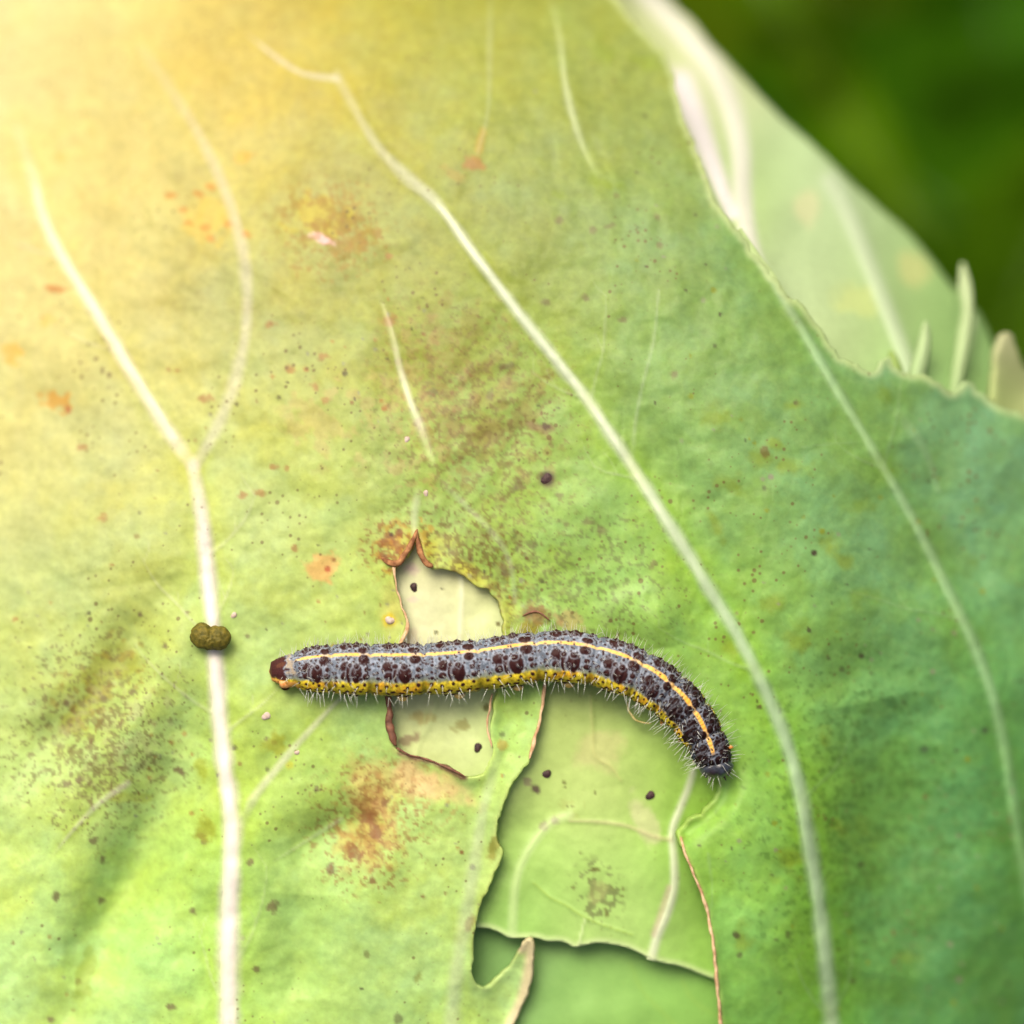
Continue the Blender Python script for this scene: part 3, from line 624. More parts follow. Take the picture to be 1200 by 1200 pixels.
# ------------------------------------------------------------------ main cabbage leaf
leaf = empty('cabbage_leaf', at(600., 600., -0.003))
tag(leaf, 'large yellowing cabbage leaf with a painted sun glow and chewed holes that the caterpillar lies across', 'leaf', 'cabbage leaves')
us = axis(-190, 1390, -12, 1212, 2.3, 14); vs = axis(-190, 1390, -12, 1212, 2.3, 14)
blade('blade', leaf, OUTER_P, [HOLE_A_P, HOLE_B_P], us, vs, main_height, main_pigment_light, M_LEAF, 0.00048)
for (pts, w0, w1, st, rg, own), P in zip(VEINS, VCURVE):
    if own: ribbon('vein', leaf, catmull(pts, 4), w0, w1, main_height, main_pigment_light, rg, M_VEIN)
rim('dry_edge', leaf, [(489,620),(483,634),(477,646),(471,655),(463,661),(455,659),(447,654)], [1.5,3,3.5,4,4.5,3.5,2], main_height, M_RIM, .00025, 2)
rim('dry_edge', leaf, [(488,624),(491,638),(494,650),(500,660),(507,664)], [1.5,3,3.6,3.6,2.5], main_height, M_RIM, .0002, 3)
rim('dry_edge', leaf, [(462,663),(463,680),(468,700),(475,722),(477,736),(471,750),(464,768)], [2.5,1.2,1.0,1.3,2.2,1.8,1.5], main_height, M_RIM_PALE, .0001, 4)
e = rim('dry_edge', leaf, [(452,800),(455,818),(457,835),(456,850),(460,862),(464,874)], [3,3.6,3.6,4.2,4.8,2.5], main_height, M_RIM_DARK, .0003, 5); e['label'] = 'thick dark shrivelled edge just under the caterpillar'
rim('dry_edge', leaf, [(464,876),(480,885),(500,890),(520,897),(535,904),(545,911)], [1.6,1.3,1.2,1.4,1.8,1.2], main_height, M_RIM_DARK, .0001, 6)
rim('dry_edge', leaf, [(577,812),(573,835),(571,855),(577,876)], [1.3,1.3,1.2,.8], main_height, M_RIM_PALE, .0001, 7)
rim('dry_edge', leaf, [(640,800),(637,818),(632,845),(626,868),(620,890)], [2.4,2.2,1.6,2.2,1.0], main_height, M_RIM_PALE, .0002, 8)
rim('dry_edge', leaf, [(797,980),(803,1000),(814,1027),(824,1052),(832,1082),(837,1118),(841,1160),(846,1215)], [1.4,1.6,1.4,1.9,1.6,1.9,1.8,1.8], main_height, M_RIM_PALE, .0001, 9)
rim('dry_edge', leaf, [(612,722),(622,717),(634,719),(645,728)], [.7,1.3,1.1,.7], main_height, M_RIM_DARK, .0001, 10)
t_ = rim('torn_shred', leaf, [(735,822),(737,834),(743,842),(752,846),(764,848)], [1.1,1.4,1.2,1.0,.6], main_height, solid_material('dry straw shred', (.42,.36,.10), (.62,.55,.25), 2000), .0004, 11)
for i, (u, v, r) in enumerate(((457,727,5.2),(348,882,3),(274,721,3.6),(477,515,3.5),(499,578,3.4))):
    bump_spot('blister', leaf, u, v, r, main_height, M_BLISTER, .5, i + 1)
b_ = bump_spot('blister', leaf, 312, 839, 5.0, main_height, M_BLISTER, .4, 9)
bump_spot('spot', leaf, 641, 561, 6.5, main_height, M_SPOT, .25, 3)

# ------------------------------------------------------------------ inner leaf seen through the holes
def under_height(U, V):
    z = main_height(U, V, False) + (fbm(U, V, 190, 3, 5) - .5) * .0016 - .0009 - .0007 * smooth(820, 980, V) + (fbm(U, V, 36, 3, 26) - .5) * .0003
    for (P, w, h) in UV_: 
        d, t = dist_poly(U, V, P, 60); ok = np.isfinite(d); d = np.where(ok, d, 99)
        z = z + np.where(ok, h * np.exp(-(d / w) ** 2), 0)
    z = z - .0009 * smooth(0, 60, U - 775) * smooth(860, 980, V) * smooth(1180, 1080, V)
    return z
UNDER_VEINS = [([(812,905),(806,925),(796,950),(788,975),(790,1010),(790,1040),(782,1070),(770,1098),(763,1125)], 7, 9, .6, (.62,.64,.52)),
 ([(668,955),(645,965),(625,988),(610,1015),(603,1045),(600,1095)], 8, 10, .32, (.54,.66,.36)),
 ([(668,962),(700,963),(735,968),(765,980),(786,984)], 3, 5, .45, (.44,.40,.22)),
 ([(692,815),(694,850),(697,885),(715,898),(728,915)], 3, 2, .4, (.38,.40,.14)),
 ([(625,1034),(645,1052),(662,1060),(685,1075),(712,1086),(742,1096)], 1.8, 1.5, .55, (.28,.42,.07)),
 ([(685,1078),(678,1108)], 1.8, 3, .4, (.62,.72,.42)),
 ([(540,660),(541,700),(538,760)], 5, 5, .35, (.74,.78,.60)),
 ([(500,830),(494,860),(488,885)], 3, 2, .4, (.46,.58,.24)), ([(515,800),(508,835),(497,862)], 4, 3, .35, (.46,.58,.24))]
UV_ = [(catmull(v[0], 10), v[1] * .8, .00012) for v in UNDER_VEINS if v[2] > .4]
UNDER_EDGE = [(480,1078),(530,1084),(557,1087),(573,1088),(586,1093),(597,1099),(612,1099),(628,1099),(641,1103),(655,1103),(664,1105),(673,1110),(684,1108),(700,1105),(718,1107),(733,1110),(748,1116),(763,1124),(780,1129),(800,1133),(845,1150),(900,1165)]
UNDER_OUT = np.array([(400,560),(620,560),(760,680),(930,820),(960,1000)] + [(930,1172)] + UNDER_EDGE[::-1] + [(430,1000),(390,800)], float)
def under_pigment(U, V):
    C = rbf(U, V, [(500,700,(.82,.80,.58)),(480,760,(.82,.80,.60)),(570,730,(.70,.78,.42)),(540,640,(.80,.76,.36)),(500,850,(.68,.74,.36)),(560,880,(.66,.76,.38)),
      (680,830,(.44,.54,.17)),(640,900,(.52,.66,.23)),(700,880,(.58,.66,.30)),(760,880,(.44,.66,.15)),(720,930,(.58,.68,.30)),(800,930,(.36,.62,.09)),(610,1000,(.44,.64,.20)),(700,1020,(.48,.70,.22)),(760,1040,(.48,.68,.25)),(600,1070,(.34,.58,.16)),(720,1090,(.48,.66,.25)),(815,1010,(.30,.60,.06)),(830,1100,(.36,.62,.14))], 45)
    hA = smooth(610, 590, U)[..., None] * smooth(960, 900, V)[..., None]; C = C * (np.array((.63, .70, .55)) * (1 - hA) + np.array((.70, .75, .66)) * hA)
    n2 = fbm(U, V, 50, 4, 143)[..., None]; n3 = fbm(U, V, 9, 3, 147)[..., None]
    C = C * (1 + (n2 - .5) * .22 + (n3 - .5) * .10)
    P = Paint(U, V, C)
    P.blotch(480, 664 + 2, 8, 5, (.40,.30,.26), .6, 0, 8, .5, 3); P.blotch(482, 668, 12, 9, (.56,.42,.38), .5, 0, 8, .5, 4); P.blotch(483, 703, 9, 5, (.56,.46,.40), .6, 0, 8, .4, 5); P.blotch(484, 748, 9, 14, (.46,.36,.28), .5, 0, 8, .5, 6)
    P.blotch(480, 866, 15, 8, (.24,.16,.10), .75, -15, 7, .6, 7); P.blotch(540, 850, 12, 10, (.26,.24,.06), .7, 0, 6, .8, 8); P.blotch(495, 840, 18, 10, (.36,.28,.06), .6, 0, 8, .5, 9); P.dot(570, 829, 5, (.12,.12,.02)); P.dot(584, 731, 3, (.10,.08,.02)); P.dot(511, 741, 2.4, (.08,.08,.02)); P.dot(518, 690, 2, (.12,.12,.06))
    P.blotch(618, 916, 8, 6, (.22,.18,.12), .75, 20, 6, .4, 10); P.blotch(628, 925, 9, 6, (.09,.05,.05), .9, 25, 6, .3, 11); P.blotch(650, 961, 6, 6, (.15,.12,.08), .85, 0, 5, .5, 12); P.blotch(637, 968, 7, 6, (.20,.18,.10), .8, 0, 5, .5, 13)
    P.freckle(700, 1045, 24, 30, (.10,.10,.04), .85, -15, 7, .50, 14); P.blotch(702, 1046, 14, 18, (.26,.30,.10), .6, 0, 8, .7, 15); P.blotch(698, 1019, 7, 3, (.10,.10,.02), .8, -10, 4, .5, 16)
    for a in ((661,917,2.5),(662,922,2),(697,929,2),(681,999,1.8),(711,1072,3.2),(730,1042,2.5),(729,1050,2),(717,1041,1.8),(672,1040,2.6),(690,1030,2),(709,1066,2),(600,900,3),(665,945,2),(671,945,1.6)): P.dot(*a, (.12,.12,.03), .85)
    P.freckle(665, 945, 16, 14, (.30,.36,.10), .6, 0, 5, .54, 17); P.blotch(705, 880, 34, 30, (.50,.44,.22), .4, 0, 25, .5, 18); P.blotch(755, 960, 16, 40, (.56,.50,.34), .4, -20, 20, .5, 19)
    C = P.C
    for (pts, w0, w1, st, vc) in UNDER_VEINS:
        d, t = dist_poly(U, V, catmull(pts, 8), 40); ok = np.isfinite(d); d = np.where(ok, d, 99); w = (w0 + (w1 - w0) * t) * .6
        m = st * smooth(1.6, .3, d / w); C = C * (1 - m[..., None]) + np.array(vc) * m[..., None]
    d, t = dist_poly(U, V, catmull([(784,1040),(776,1065),(766,1095)], 6), 16); ok = np.isfinite(d); d = np.where(ok, d, 99); m = .5 * smooth(6, 1, d); C = C * (1 - m[..., None]) + np.array((.42,.30,.26)) * m[..., None]
    d, t = dist_poly(U, V, catmull(UNDER_EDGE, 6), 20); ok = np.isfinite(d); d = np.where(ok, d, 99); m = .5 * smooth(9, 1, d); C = C * (1 - m[..., None]) + np.array((.60,.70,.38)) * m[..., None]
    return C
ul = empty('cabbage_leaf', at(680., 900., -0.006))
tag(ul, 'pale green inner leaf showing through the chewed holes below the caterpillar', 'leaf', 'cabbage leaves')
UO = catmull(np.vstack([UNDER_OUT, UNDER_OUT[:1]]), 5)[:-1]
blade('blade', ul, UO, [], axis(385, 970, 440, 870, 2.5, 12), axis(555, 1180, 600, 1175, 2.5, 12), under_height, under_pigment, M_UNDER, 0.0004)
for (pts, w0, w1, st, vc) in UNDER_VEINS[:2]:
    ribbon('vein', ul, catmull(pts, 4), w0, w1, under_height, under_pigment, .0001, M_VEIN)
for i, (u, v, r) in enumerate(((640,907,5.6),(762,932,5.6),(560,876,5.2),(485,688,5.0))):
    bump_spot('spot', ul, u, v, r, under_height, M_SPOT, .5, i + 2)

# ------------------------------------------------------------------ lowest leaf at the bottom of the second hole
def low_height(U, V): return main_height(U, V, False) - .0034 + (fbm(U, V, 140, 3, 61) - .5) * .0016
def low_pigment(U, V):
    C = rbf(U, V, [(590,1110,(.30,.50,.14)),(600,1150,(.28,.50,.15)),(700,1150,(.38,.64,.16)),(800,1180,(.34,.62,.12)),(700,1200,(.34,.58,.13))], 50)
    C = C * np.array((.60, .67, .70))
    C = C * (1 + (fbm(U, V, 60, 4, 163)[..., None] - .5) * .25)
    for pts in ([(740,1130),(752,1160),(790,1200),(830,1240)], [(800,1150),(815,1175),(860,1200)]):
        d, t = dist_poly(U, V, catmull(pts, 8), 20); ok = np.isfinite(d); d = np.where(ok, d, 99); m = .4 * smooth(4, 1, d); C = C * (1 - m[..., None]) + np.array((.24,.42,.08)) * m[..., None]
    return C
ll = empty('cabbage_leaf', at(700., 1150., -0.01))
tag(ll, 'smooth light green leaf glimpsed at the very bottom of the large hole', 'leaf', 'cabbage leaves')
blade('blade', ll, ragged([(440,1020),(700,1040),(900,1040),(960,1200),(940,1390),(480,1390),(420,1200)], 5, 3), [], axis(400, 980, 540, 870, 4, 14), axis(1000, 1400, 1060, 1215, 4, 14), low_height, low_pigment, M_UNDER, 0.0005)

# ------------------------------------------------------------------ pale leaf behind, upper right
BACK = [(560,-190),(690,-120),(748,-40),(780,0),(812,32),(850,68),(880,100),(915,136),(960,176),(1000,215),(1036,248),(1066,274),(1092,304),(1112,330),(1132,350),(1152,375),(1168,420),(1180,520),(1160,640),(1020,640),(880,480),(790,300),(700,80),(600,-60)]
BACK_RIBS = [([(738,-30),(772,8),(808,46),(838,84),(858,130),(868,180),(870,225),(878,285),(900,350)], 26, 20, .9, (.60,.62,.54)),
 ([(798,96),(812,130),(824,162),(840,205),(858,250)], 30, 16, .9, (.66,.64,.66)),
 ([(972,212),(988,240),(1008,285),(1030,340),(1050,390),(1068,440),(1085,500)], 20, 16, .5, (.56,.66,.50)),
 ([(1120,455),(1132,408),(1140,372)], 10, 6, .5, (.72,.78,.56))]
def back_height(U, V):
    z = dome(U, V) - .0019 - .018 * smooth(-40, 220, (U - 900) * .6 - (V - 250) * .75 + 60) + (fbm(U, V, 170, 3, 65) - .5) * .003
    for (pts, w0, w1, st, c) in BACK_RIBS:
        d, t = dist_poly(U, V, catmull(pts, 12), 80); ok = np.isfinite(d); d = np.where(ok, d, 99)
        z = z + np.where(ok, .0005 * np.exp(-(d / (w0 * .9)) ** 2), 0)
    return z
def back_pigment(U, V):
    C = rbf(U, V, [(760,20,(.66,.68,.36)),(830,90,(.70,.72,.46)),(900,200,(.55,.68,.42)),(960,260,(.60,.70,.44)),(930,330,(.62,.72,.44)),(1000,380,(.60,.66,.36)),(1040,300,(.46,.62,.30)),(1090,350,(.34,.52,.18)),(1060,420,(.40,.58,.24)),(1120,420,(.34,.54,.20)),(850,240,(.45,.60,.12)),(780,120,(.68,.68,.40))], 55)
    C = C * np.array((.64, .73, .66))
    C = C * (1 + (fbm(U, V, 70, 4, 263)[..., None] - .5) * .3)
    P = Paint(U, V, C)
    P.blotch(945, 245, 20, 26, (.60,.58,.34), .5, 0, 25, .5, 1); P.blotch(1070, 315, 26, 20, (.48,.50,.20), .6, 30, 25, .5, 2); P.blotch(856, 236, 9, 36, (.28,.46,.02), .85, -22, 20, .3, 3); P.blotch(1000, 350, 30, 30, (.50,.58,.20), .5, 0, 25, .6, 4)
    C = P.C
    for (pts, w0, w1, st, vc) in BACK_RIBS:
        d, t = dist_poly(U, V, catmull(pts, 8), 60); ok = np.isfinite(d); d = np.where(ok, d, 99); w = (w0 + (w1 - w0) * t) * .5
        m = st * smooth(1.6, .35, d / w); C = C * (1 - m[..., None]) + np.array(vc) * m[..., None]
    return C
bl = empty('cabbage_leaf', at(950., 300., -0.02))
tag(bl, 'pale blurred leaf with whitish ribs behind the upper right margin', 'leaf', 'cabbage leaves')
blade('blade', bl, catmull(np.array(BACK + BACK[:1], float), 8)[:-1], [], axis(560, 1200, 700, 1180, 4, 14), axis(-190, 650, -10, 520, 4, 14), back_height, back_pigment, M_BACK, 0.0006)
for (pts, w0, w1, st, vc) in BACK_RIBS[:3]:
    ribbon('rib', bl, catmull(pts, 6), w0, w1, back_height, back_pigment, .0006, M_VEIN, 13)

# small upright leaf lobes along that margin, and the next leaf's edge on the far right
def lobe(pts, z0, z1, w, label, ca, cb):
    P = catmull([(p[0], p[1], w[i]) for i, p in enumerate(pts)], 3); n = len(P); t = np.linspace(0, 1, n)
    z = z0 + (z1 - z0) * t; x = np.linspace(-1, 1, 9)
    T = np.gradient(P[:, :2], axis=0); T /= np.hypot(*T.T)[:, None]; N = np.stack([-T[:, 1], T[:, 0]], 1)
    ww = P[:, 2] * np.sqrt(np.clip(1 - ((t - .4) / .62) ** 4, .02, 1))
    U = P[:, 0, None] + N[:, 0, None] * x * ww[:, None]; V = P[:, 1, None] + N[:, 1, None] * x * ww[:, None]
    Z = z[:, None] + (1 - x ** 2)[None] * ww[:, None] * S * .7
    c = np.array(ca)[None] * (1 - t[:, None]) + np.array(cb)[None] * t[:, None]
    c = np.repeat(c[:, None], 9, 1) * (1 + (.14 * (1 - np.abs(x)))[None, :, None])
    root = empty('leaf_lobe', at(P[0, 0], P[0, 1], z0)); tag(root, label, 'leaf lobe', 'curled lobes on the leaf margin')
    o = mesh_obj('blade', at(U.ravel(), V.ravel(), Z.ravel()), grid_faces(n, 9), M_BACK, root, c.reshape(-1, 3)); solidify(o, .0005)
    c2 = c.reshape(-1, 9, 3)[:, 3:6].reshape(-1, 3) * np.array((1.08, 1.05, 1.15))
    ribV = at(U[:, 3:6].ravel(), V[:, 3:6].ravel(), (Z[:, 3:6] + np.array([-.0001, .0003, -.0001])[None]).ravel())
    mesh_obj('midrib', ribV, grid_faces(n, 3), M_VEIN, root, c2)
lobe([(1118,462),(1124,430),(1130,395),(1134,362),(1131,335),(1128,308)], -.0110, -.0185, [7,8,9,7,9,6], 'tallest pale curled lobe sticking up from the right leaf margin', (.24,.35,.15), (.32,.40,.22))
lobe([(1072,446),(1078,425),(1083,402),(1085,376)], -.0086, -.0112, [10,10,8,5], 'short cream lobe left of the tallest one on the margin', (.23,.34,.15), (.28,.38,.19))
lobe([(1052,446),(1048,428),(1044,410)], -.0080, -.0092, [9,8,4], 'smallest lobe, a green point by the whitish rib', (.18,.28,.07), (.20,.29,.08))
def side_height(U, V): return -.012 - .00006 * (U - 1150) + (fbm(U, V, 90, 2, 5) - .5) * .002
def side_pigment(U, V):
    C = rbf(U, V, [(1180,400,(.33,.34,.20)),(1185,440,(.34,.38,.16)),(1200,480,(.34,.42,.16)),(1170,460,(.26,.37,.12)),(1250,480,(.5,.5,.3)),(1200,560,(.24,.42,.16))], 30)
    return C * (1 + (fbm(U, V, 40, 3, 9)[..., None] - .5) * .3)
sl = empty('cabbage_leaf', at(1200., 470., -0.015))
tag(sl, 'pinkish edged leaf tip cut off by the right side of the picture', 'leaf', 'cabbage leaves')
blade('blade', sl, ragged([(1164,470),(1166,420),(1174,395),(1186,390),(1192,410),(1202,432),(1230,460),(1300,520),(1300,640),(1160,640)], 15, 2), [], np.arange(1140, 1320, 5.0), np.arange(380, 660, 5.0), side_height, side_pigment, M_BACK, .0006)

# ------------------------------------------------------------------ dark leaves far behind
def far_leaf(cu, cv, z0, length, width, ang, col, tilt, label, seed):
    n = 44; t = np.linspace(0, 1, n); a = R(ang)
    half = width * np.sin(math.pi * t ** .8) ** .8 * (1 + (vnoise(t * 9, t * 0, seed) - .5) * .3)
    L = np.stack([length * (t - .5), -half], 1); Rr = np.stack([length * (t - .5), half], 1)[::-1]
    O = np.vstack([L, Rr]); O = np.stack([cu + O[:, 0] * math.cos(a) - O[:, 1] * math.sin(a), cv + O[:, 0] * math.sin(a) + O[:, 1] * math.cos(a)], 1)
    def hf(U, V):
        x = (U - cu) * math.cos(a) + (V - cv) * math.sin(a); y = -(U - cu) * math.sin(a) + (V - cv) * math.cos(a)
        return z0 + S * (tilt[0] * x + tilt[1] * y) - .00012 * S * x * x * .6 + S * .06 * np.abs(y) - .0006 * S * y * y * .5 + (fbm(U, V, 120, 3, seed) - .5) * .012
    def cf(U, V):
        x = (U - cu) * math.cos(a) + (V - cv) * math.sin(a); y = np.abs(-(U - cu) * math.sin(a) + (V - cv) * math.cos(a))
        C = np.array(col) * (1 + (fbm(U, V, 90, 4, seed + 9)[..., None] - .5) * .7)
        sv = np.abs(((x + y * .8) / (length * .11)) % 1 - .5) * length * .11
        m = np.maximum(.55 * smooth(10, 3, y), .35 * smooth(5, 1, sv))[..., None]
        return C * (1 - m) + np.array((col[0] * 1.6 + .004, col[1] * 1.4 + .005, col[2] * 2)) * m
    root = empty('background_leaf', at(cu, cv, z0)); tag(root, label, 'leaf', 'dark leaves far behind')
    lo = O.min(0) - 8; hi = O.max(0) + 8
    blade('blade', root, O, [], np.arange(lo[0], hi[0], 7.0), np.arange(lo[1], hi[1], 7.0), hf, cf, M_DARK, .0005)
    pts = [(cu + length * (s - .5) * math.cos(a), cv + length * (s - .5) * math.sin(a)) for s in np.linspace(.02, .95, 12)]
    ribbon('midrib', root, catmull(pts, 14), 20, 6, hf, cf, .003, M_VEIN)
far_leaf(962, 90, -.11, 520, 42, 58, (.034,.078,.0006), (.0, .25), 'lighter olive leaf streaking down behind the upper right margin', 3)
far_leaf(1090, 240, -.15, 560, 190, 35, (.015,.055,.0003), (.05, -.2), 'broad dark green leaf in the middle of the blurred corner', 7)
far_leaf(860, -60, -.17, 480, 150, 20, (.027,.052,.0003), (.1, .1), 'brownish green leaf blurred at the top edge', 11)
far_leaf(1180, 60, -.19, 560, 190, 80, (.014,.056,.0003), (-.1, .2), 'deep green leaf filling the top right corner', 17)
far_leaf(1210, 320, -.12, 380, 110, 110, (.022,.058,.0003), (.0, -.1), 'dull green leaf at the right edge above the leaf margin', 23)

# ------------------------------------------------------------------ caterpillar
#        u    v   half-width  roll (deg: how far the back line is turned toward the top of the picture)
CP = [(318,787,11,33),(326,786.5,15.5,33),(340,786,20,33),(360,785,24.5,34),(388,784.5,28.5,35),(430,785,30,36),(465,785.5,30,36),(500,784.5,30,36),(530,783,30,36),(562,780,30,36),(590,776,29.5,36),(620,771.5,29.5,35),(645,769.5,29.5,34),(672,770.5,29.5,33),(700,775,29.5,32),(730,784,29.5,30),(757,796,29,28),(782,813,28,25),(804,834,26.5,20),(820,856,24,14),(831,876,22,7),(837,891,19.5,2),(839,899,15,0)]
path = catmull([(c[0], c[1], c[2], c[3]) for c in CP], 0.62)
pu, pv, pr, proll = path.T
arc = np.concatenate([[0], np.cumsum(np.hypot(np.diff(pu), np.diff(pv)))])
LEN = arc[-1]
def arc_at(u, v): return arc[np.argmin((pu - u) ** 2 + (pv - v) ** 2)]
SEG = [arc_at(*q) for q in ((345,786),(388,785),(434,785),(497,785),(562,780),(630,770),(696,774),(748,792),(783,814),(808,839),(826,866))] + [LEN]
kern = np.ones(121) / 121
zleaf = main_height(pu, pv, False)
zb = np.convolve(np.pad(zleaf, 60, 'edge'), kern, 'valid') + .0001 + (pr * .74 + 2) * S
NTH = 168; th = np.linspace(-math.pi, math.pi, NTH, endpoint=False)
NR = len(pu)
TT = np.gradient(np.stack([pu, pv], 1), axis=0); TT /= np.hypot(*TT.T)[:, None]
NN = np.stack([TT[:, 1], -TT[:, 0]], 1)                     # toward the top of the picture
Sg = np.repeat(arc[:, None], NTH, 1)
PSI = np.degrees(th)[None] - proll[:, None]; PSI = (PSI + 180) % 360 - 180
# fold rings
fold = np.zeros(NR)
for s in SEG[:-1]: fold -= 2.4 * np.exp(-((arc - s) / 2.4) ** 2)
ANN = []
bounds = [0] + SEG
for a, b in zip(bounds[:-1], bounds[1:]):
    for f in (.17, .31, .43, .55, .70, .85): ANN.append(a + (b - a) * f)
for s in ANN: fold -= .6 * np.exp(-((arc - s) / 1.3) ** 2)
bul = np.zeros(NR)
for a, b in zip(SEG[:-1], SEG[1:]):
    x = np.clip((arc - a) / (b - a), 0, 1); bul = bul + np.where((arc >= a) & (arc <= b), 1.1 * np.sin(math.pi * x) ** .7, 0)
RAD = (pr + fold + bul)[:, None] * np.ones((1, NTH))
apsi = np.abs(PSI)
RAD *= 1 + .035 * np.exp(-((apsi - 82) / 16) ** 2) - .03 * np.exp(-((apsi - 62) / 8) ** 2)
RAD *= 1 - .10 * smooth(115, 165, apsi)
RAD += (fbm(Sg, PSI * .5, 5, 3, 301) - .5) * .45
# colours
front = smooth(LEN - 185, LEN - 70, arc)[:, None]
nA = fbm(Sg, PSI * .52, 9, 4, 303)[..., None]; nB = fbm(Sg, PSI * .52, 3.4, 3, 307)[..., None]
skin = np.array((.080,.102,.134)) * (1 - front[..., None]) + np.array((.013,.018,.031)) * front[..., None]
CC = skin * (.45 + 1.1 * nA) + np.array((.13,.152,.19)) * smooth(.52, .72, nB) * (1 - .45 * front[..., None])
grn = (smooth(45, 66, apsi) * .55)[..., None] * (1 - front[..., None]); CC = CC * (1 - grn) + np.array((.24,.27,.09)) * grn
line = np.zeros(NR)
for s in ANN: line = np.maximum(line, np.exp(-((arc - s) / 1.1) ** 2))
for s in SEG: line = np.maximum(line, .6 * np.exp(-((arc - s) / 3.0) ** 2))
m = (line[:, None] * .55 * smooth(72, 55, apsi))[..., None]; CC = CC * (1 - m) + np.array((.25,.275,.33)) * m
st_w = 3.7 + 1.3 * (vnoise(arc * .12, arc * 0, 6) - .3) + 2.2 * front[:, 0]
segpos = np.zeros(NR)
for a, b in zip(bounds[:-1], bounds[1:]): k = (arc >= a) & (arc <= b); segpos[k] = (arc[k] - a) / (b - a)
orange = (.35 + .5 * np.exp(-((segpos - .62) / .22) ** 2) + .4 * front[:, 0])[:, None, None]
stripe = np.array((.66,.52,.17)) * (1 - np.clip(orange, 0, 1)) + np.array((.74,.40,.05)) * np.clip(orange, 0, 1)
m = (smooth(1.25, .75, apsi / st_w[:, None]) * smooth(24, 34, arc)[:, None] * smooth(LEN - 13, LEN - 20, arc)[:, None] * (.93 - .30 * np.clip(1.2 * sum(np.exp(-((arc - s) / 2.2) ** 2) for s in SEG), 0, 1))[:, None])[..., None]
CC = CC * (1 - m) + stripe * m
bandm = smooth(62, 69, apsi + 9 * (nB[..., 0] - .5)) * smooth(113, 102, apsi + 8 * (nA[..., 0] - .5))
bandc = (np.array((.50,.41,.025)) * (1 - smooth(.45, .7, nA)) + np.array((.52,.30,.02)) * smooth(.45, .7, nA)) * (.25 + 1.25 * nB) ; bandc = bandc * (1 - .55 * np.exp(-((segpos - .02) / .12) ** 2) - .45 * np.exp(-((segpos - .98) / .08) ** 2))[:, None, None]
bm = (bandm * (smooth(LEN - 26, LEN - 44, arc))[:, None])[..., None]; CC = CC * (1 - bm) + bandc * bm
vm = smooth(104, 116, apsi)[..., None]; CC = CC * (1 - vm) + np.array((.22,.21,.055)) * (.6 + .8 * nA) * vm
# tubercles
PAT = [(.30,13,2.0,3.6,.5),(.335,29,6.0,11.5,.9),(.33,51,4.3,7.5,.7),(.47,45,3.3,18,.7),(.47,27,3.0,4.8,.6),(.635,46,6.6,18.5,1.),(.625,28,3.2,5.5,.6),(.83,13.5,5.8,9.5,1.),(.885,36,2.9,5.2,.6),(.89,52,3.6,6,.7),
       (.15,12,1.5,2.8,.3),(.16,27,1.8,3,.4),(.13,42,1.8,3,.4),(.15,56,2.1,3.4,.4),(.44,11,1.7,3.2,.4),(.60,10.5,1.5,2.8,.4),(.97,20,1.4,2.5,.3),(.98,36,1.4,2.5,.3),(.96,50,1.5,2.5,.3),(.72,26,1.3,2.2,.3),(.76,58,1.7,3,.4),(.23,36,1.3,2.3,.3),(.05,22,1.3,2.4,.3),(.06,47,1.5,2.6,.3),(.57,19,1.2,2.2,.3),(.40,20,1.2,2.2,.3),(.92,25,1.2,2.2,.3),
       (.12,72,1.8,3.4,.4),(.30,75,2.0,3.6,.5),(.50,71,1.6,3,.4),(.68,76,2.0,3.6,.5),(.88,72,2.2,4,.5),(.20,86,1.7,3,.4),(.42,92,2.8,4.4,.6),(.58,96,3.0,5,.7),(.76,91,2.6,4.4,.6),(.33,99,2.8,4.4,.6),(.92,95,2.2,3.6,.5),(.62,84,1.4,2.6,.3),(.83,83,1.2,2.4,.3),(.08,97,2.0,3.6,.5),
       (.50,112,3.2,5,.7),(.66,116,3.0,5,.7),(.35,118,2.6,5,.6)]
rsn = np.random.RandomState(12); HAIRROOTS = []
SPOTC = np.array((.026,.007,.007))
def tubercle(s, psi, r_s, r_p, h):
    i0 = np.searchsorted(arc, s - r_s * 1.8); i1 = np.searchsorted(arc, s + r_s * 1.8)
    if i1 - i0 < 2: return
    sl_ = slice(i0, i1); dps = (PSI[sl_] - psi + 180) % 360 - 180
    d = np.hypot((Sg[sl_] - s) / r_s, dps / r_p) + (fbm(Sg[sl_], PSI[sl_] * .52, 4.5, 2, 311) - .5) * .24
    hl = (.5 * smooth(1.45, 1.15, d) * smooth(.9, 1.1, d))[..., None] * (np.abs(PSI[sl_]) < 66)[..., None] * (1 - .6 * front[sl_, :, None]); CC[sl_] = CC[sl_] * (1 - hl) + np.array((.26,.285,.335)) * hl
    mk = smooth(1.08, .90, d)[..., None]; CC[sl_] = CC[sl_] * (1 - mk) + (SPOTC * (1 - .55 * front[sl_, :, None])) * mk
    h = h * (1.0 + .9 * float(smooth(40, 62, abs(psi)))) if abs(psi) < 66 else h
    RAD[sl_] += h * 1.5 * np.clip(1 - d, 0, 1) ** .8 + h * 1.0 * np.exp(-(d / .28) ** 2)
    HAIRROOTS.append((s, psi, h))
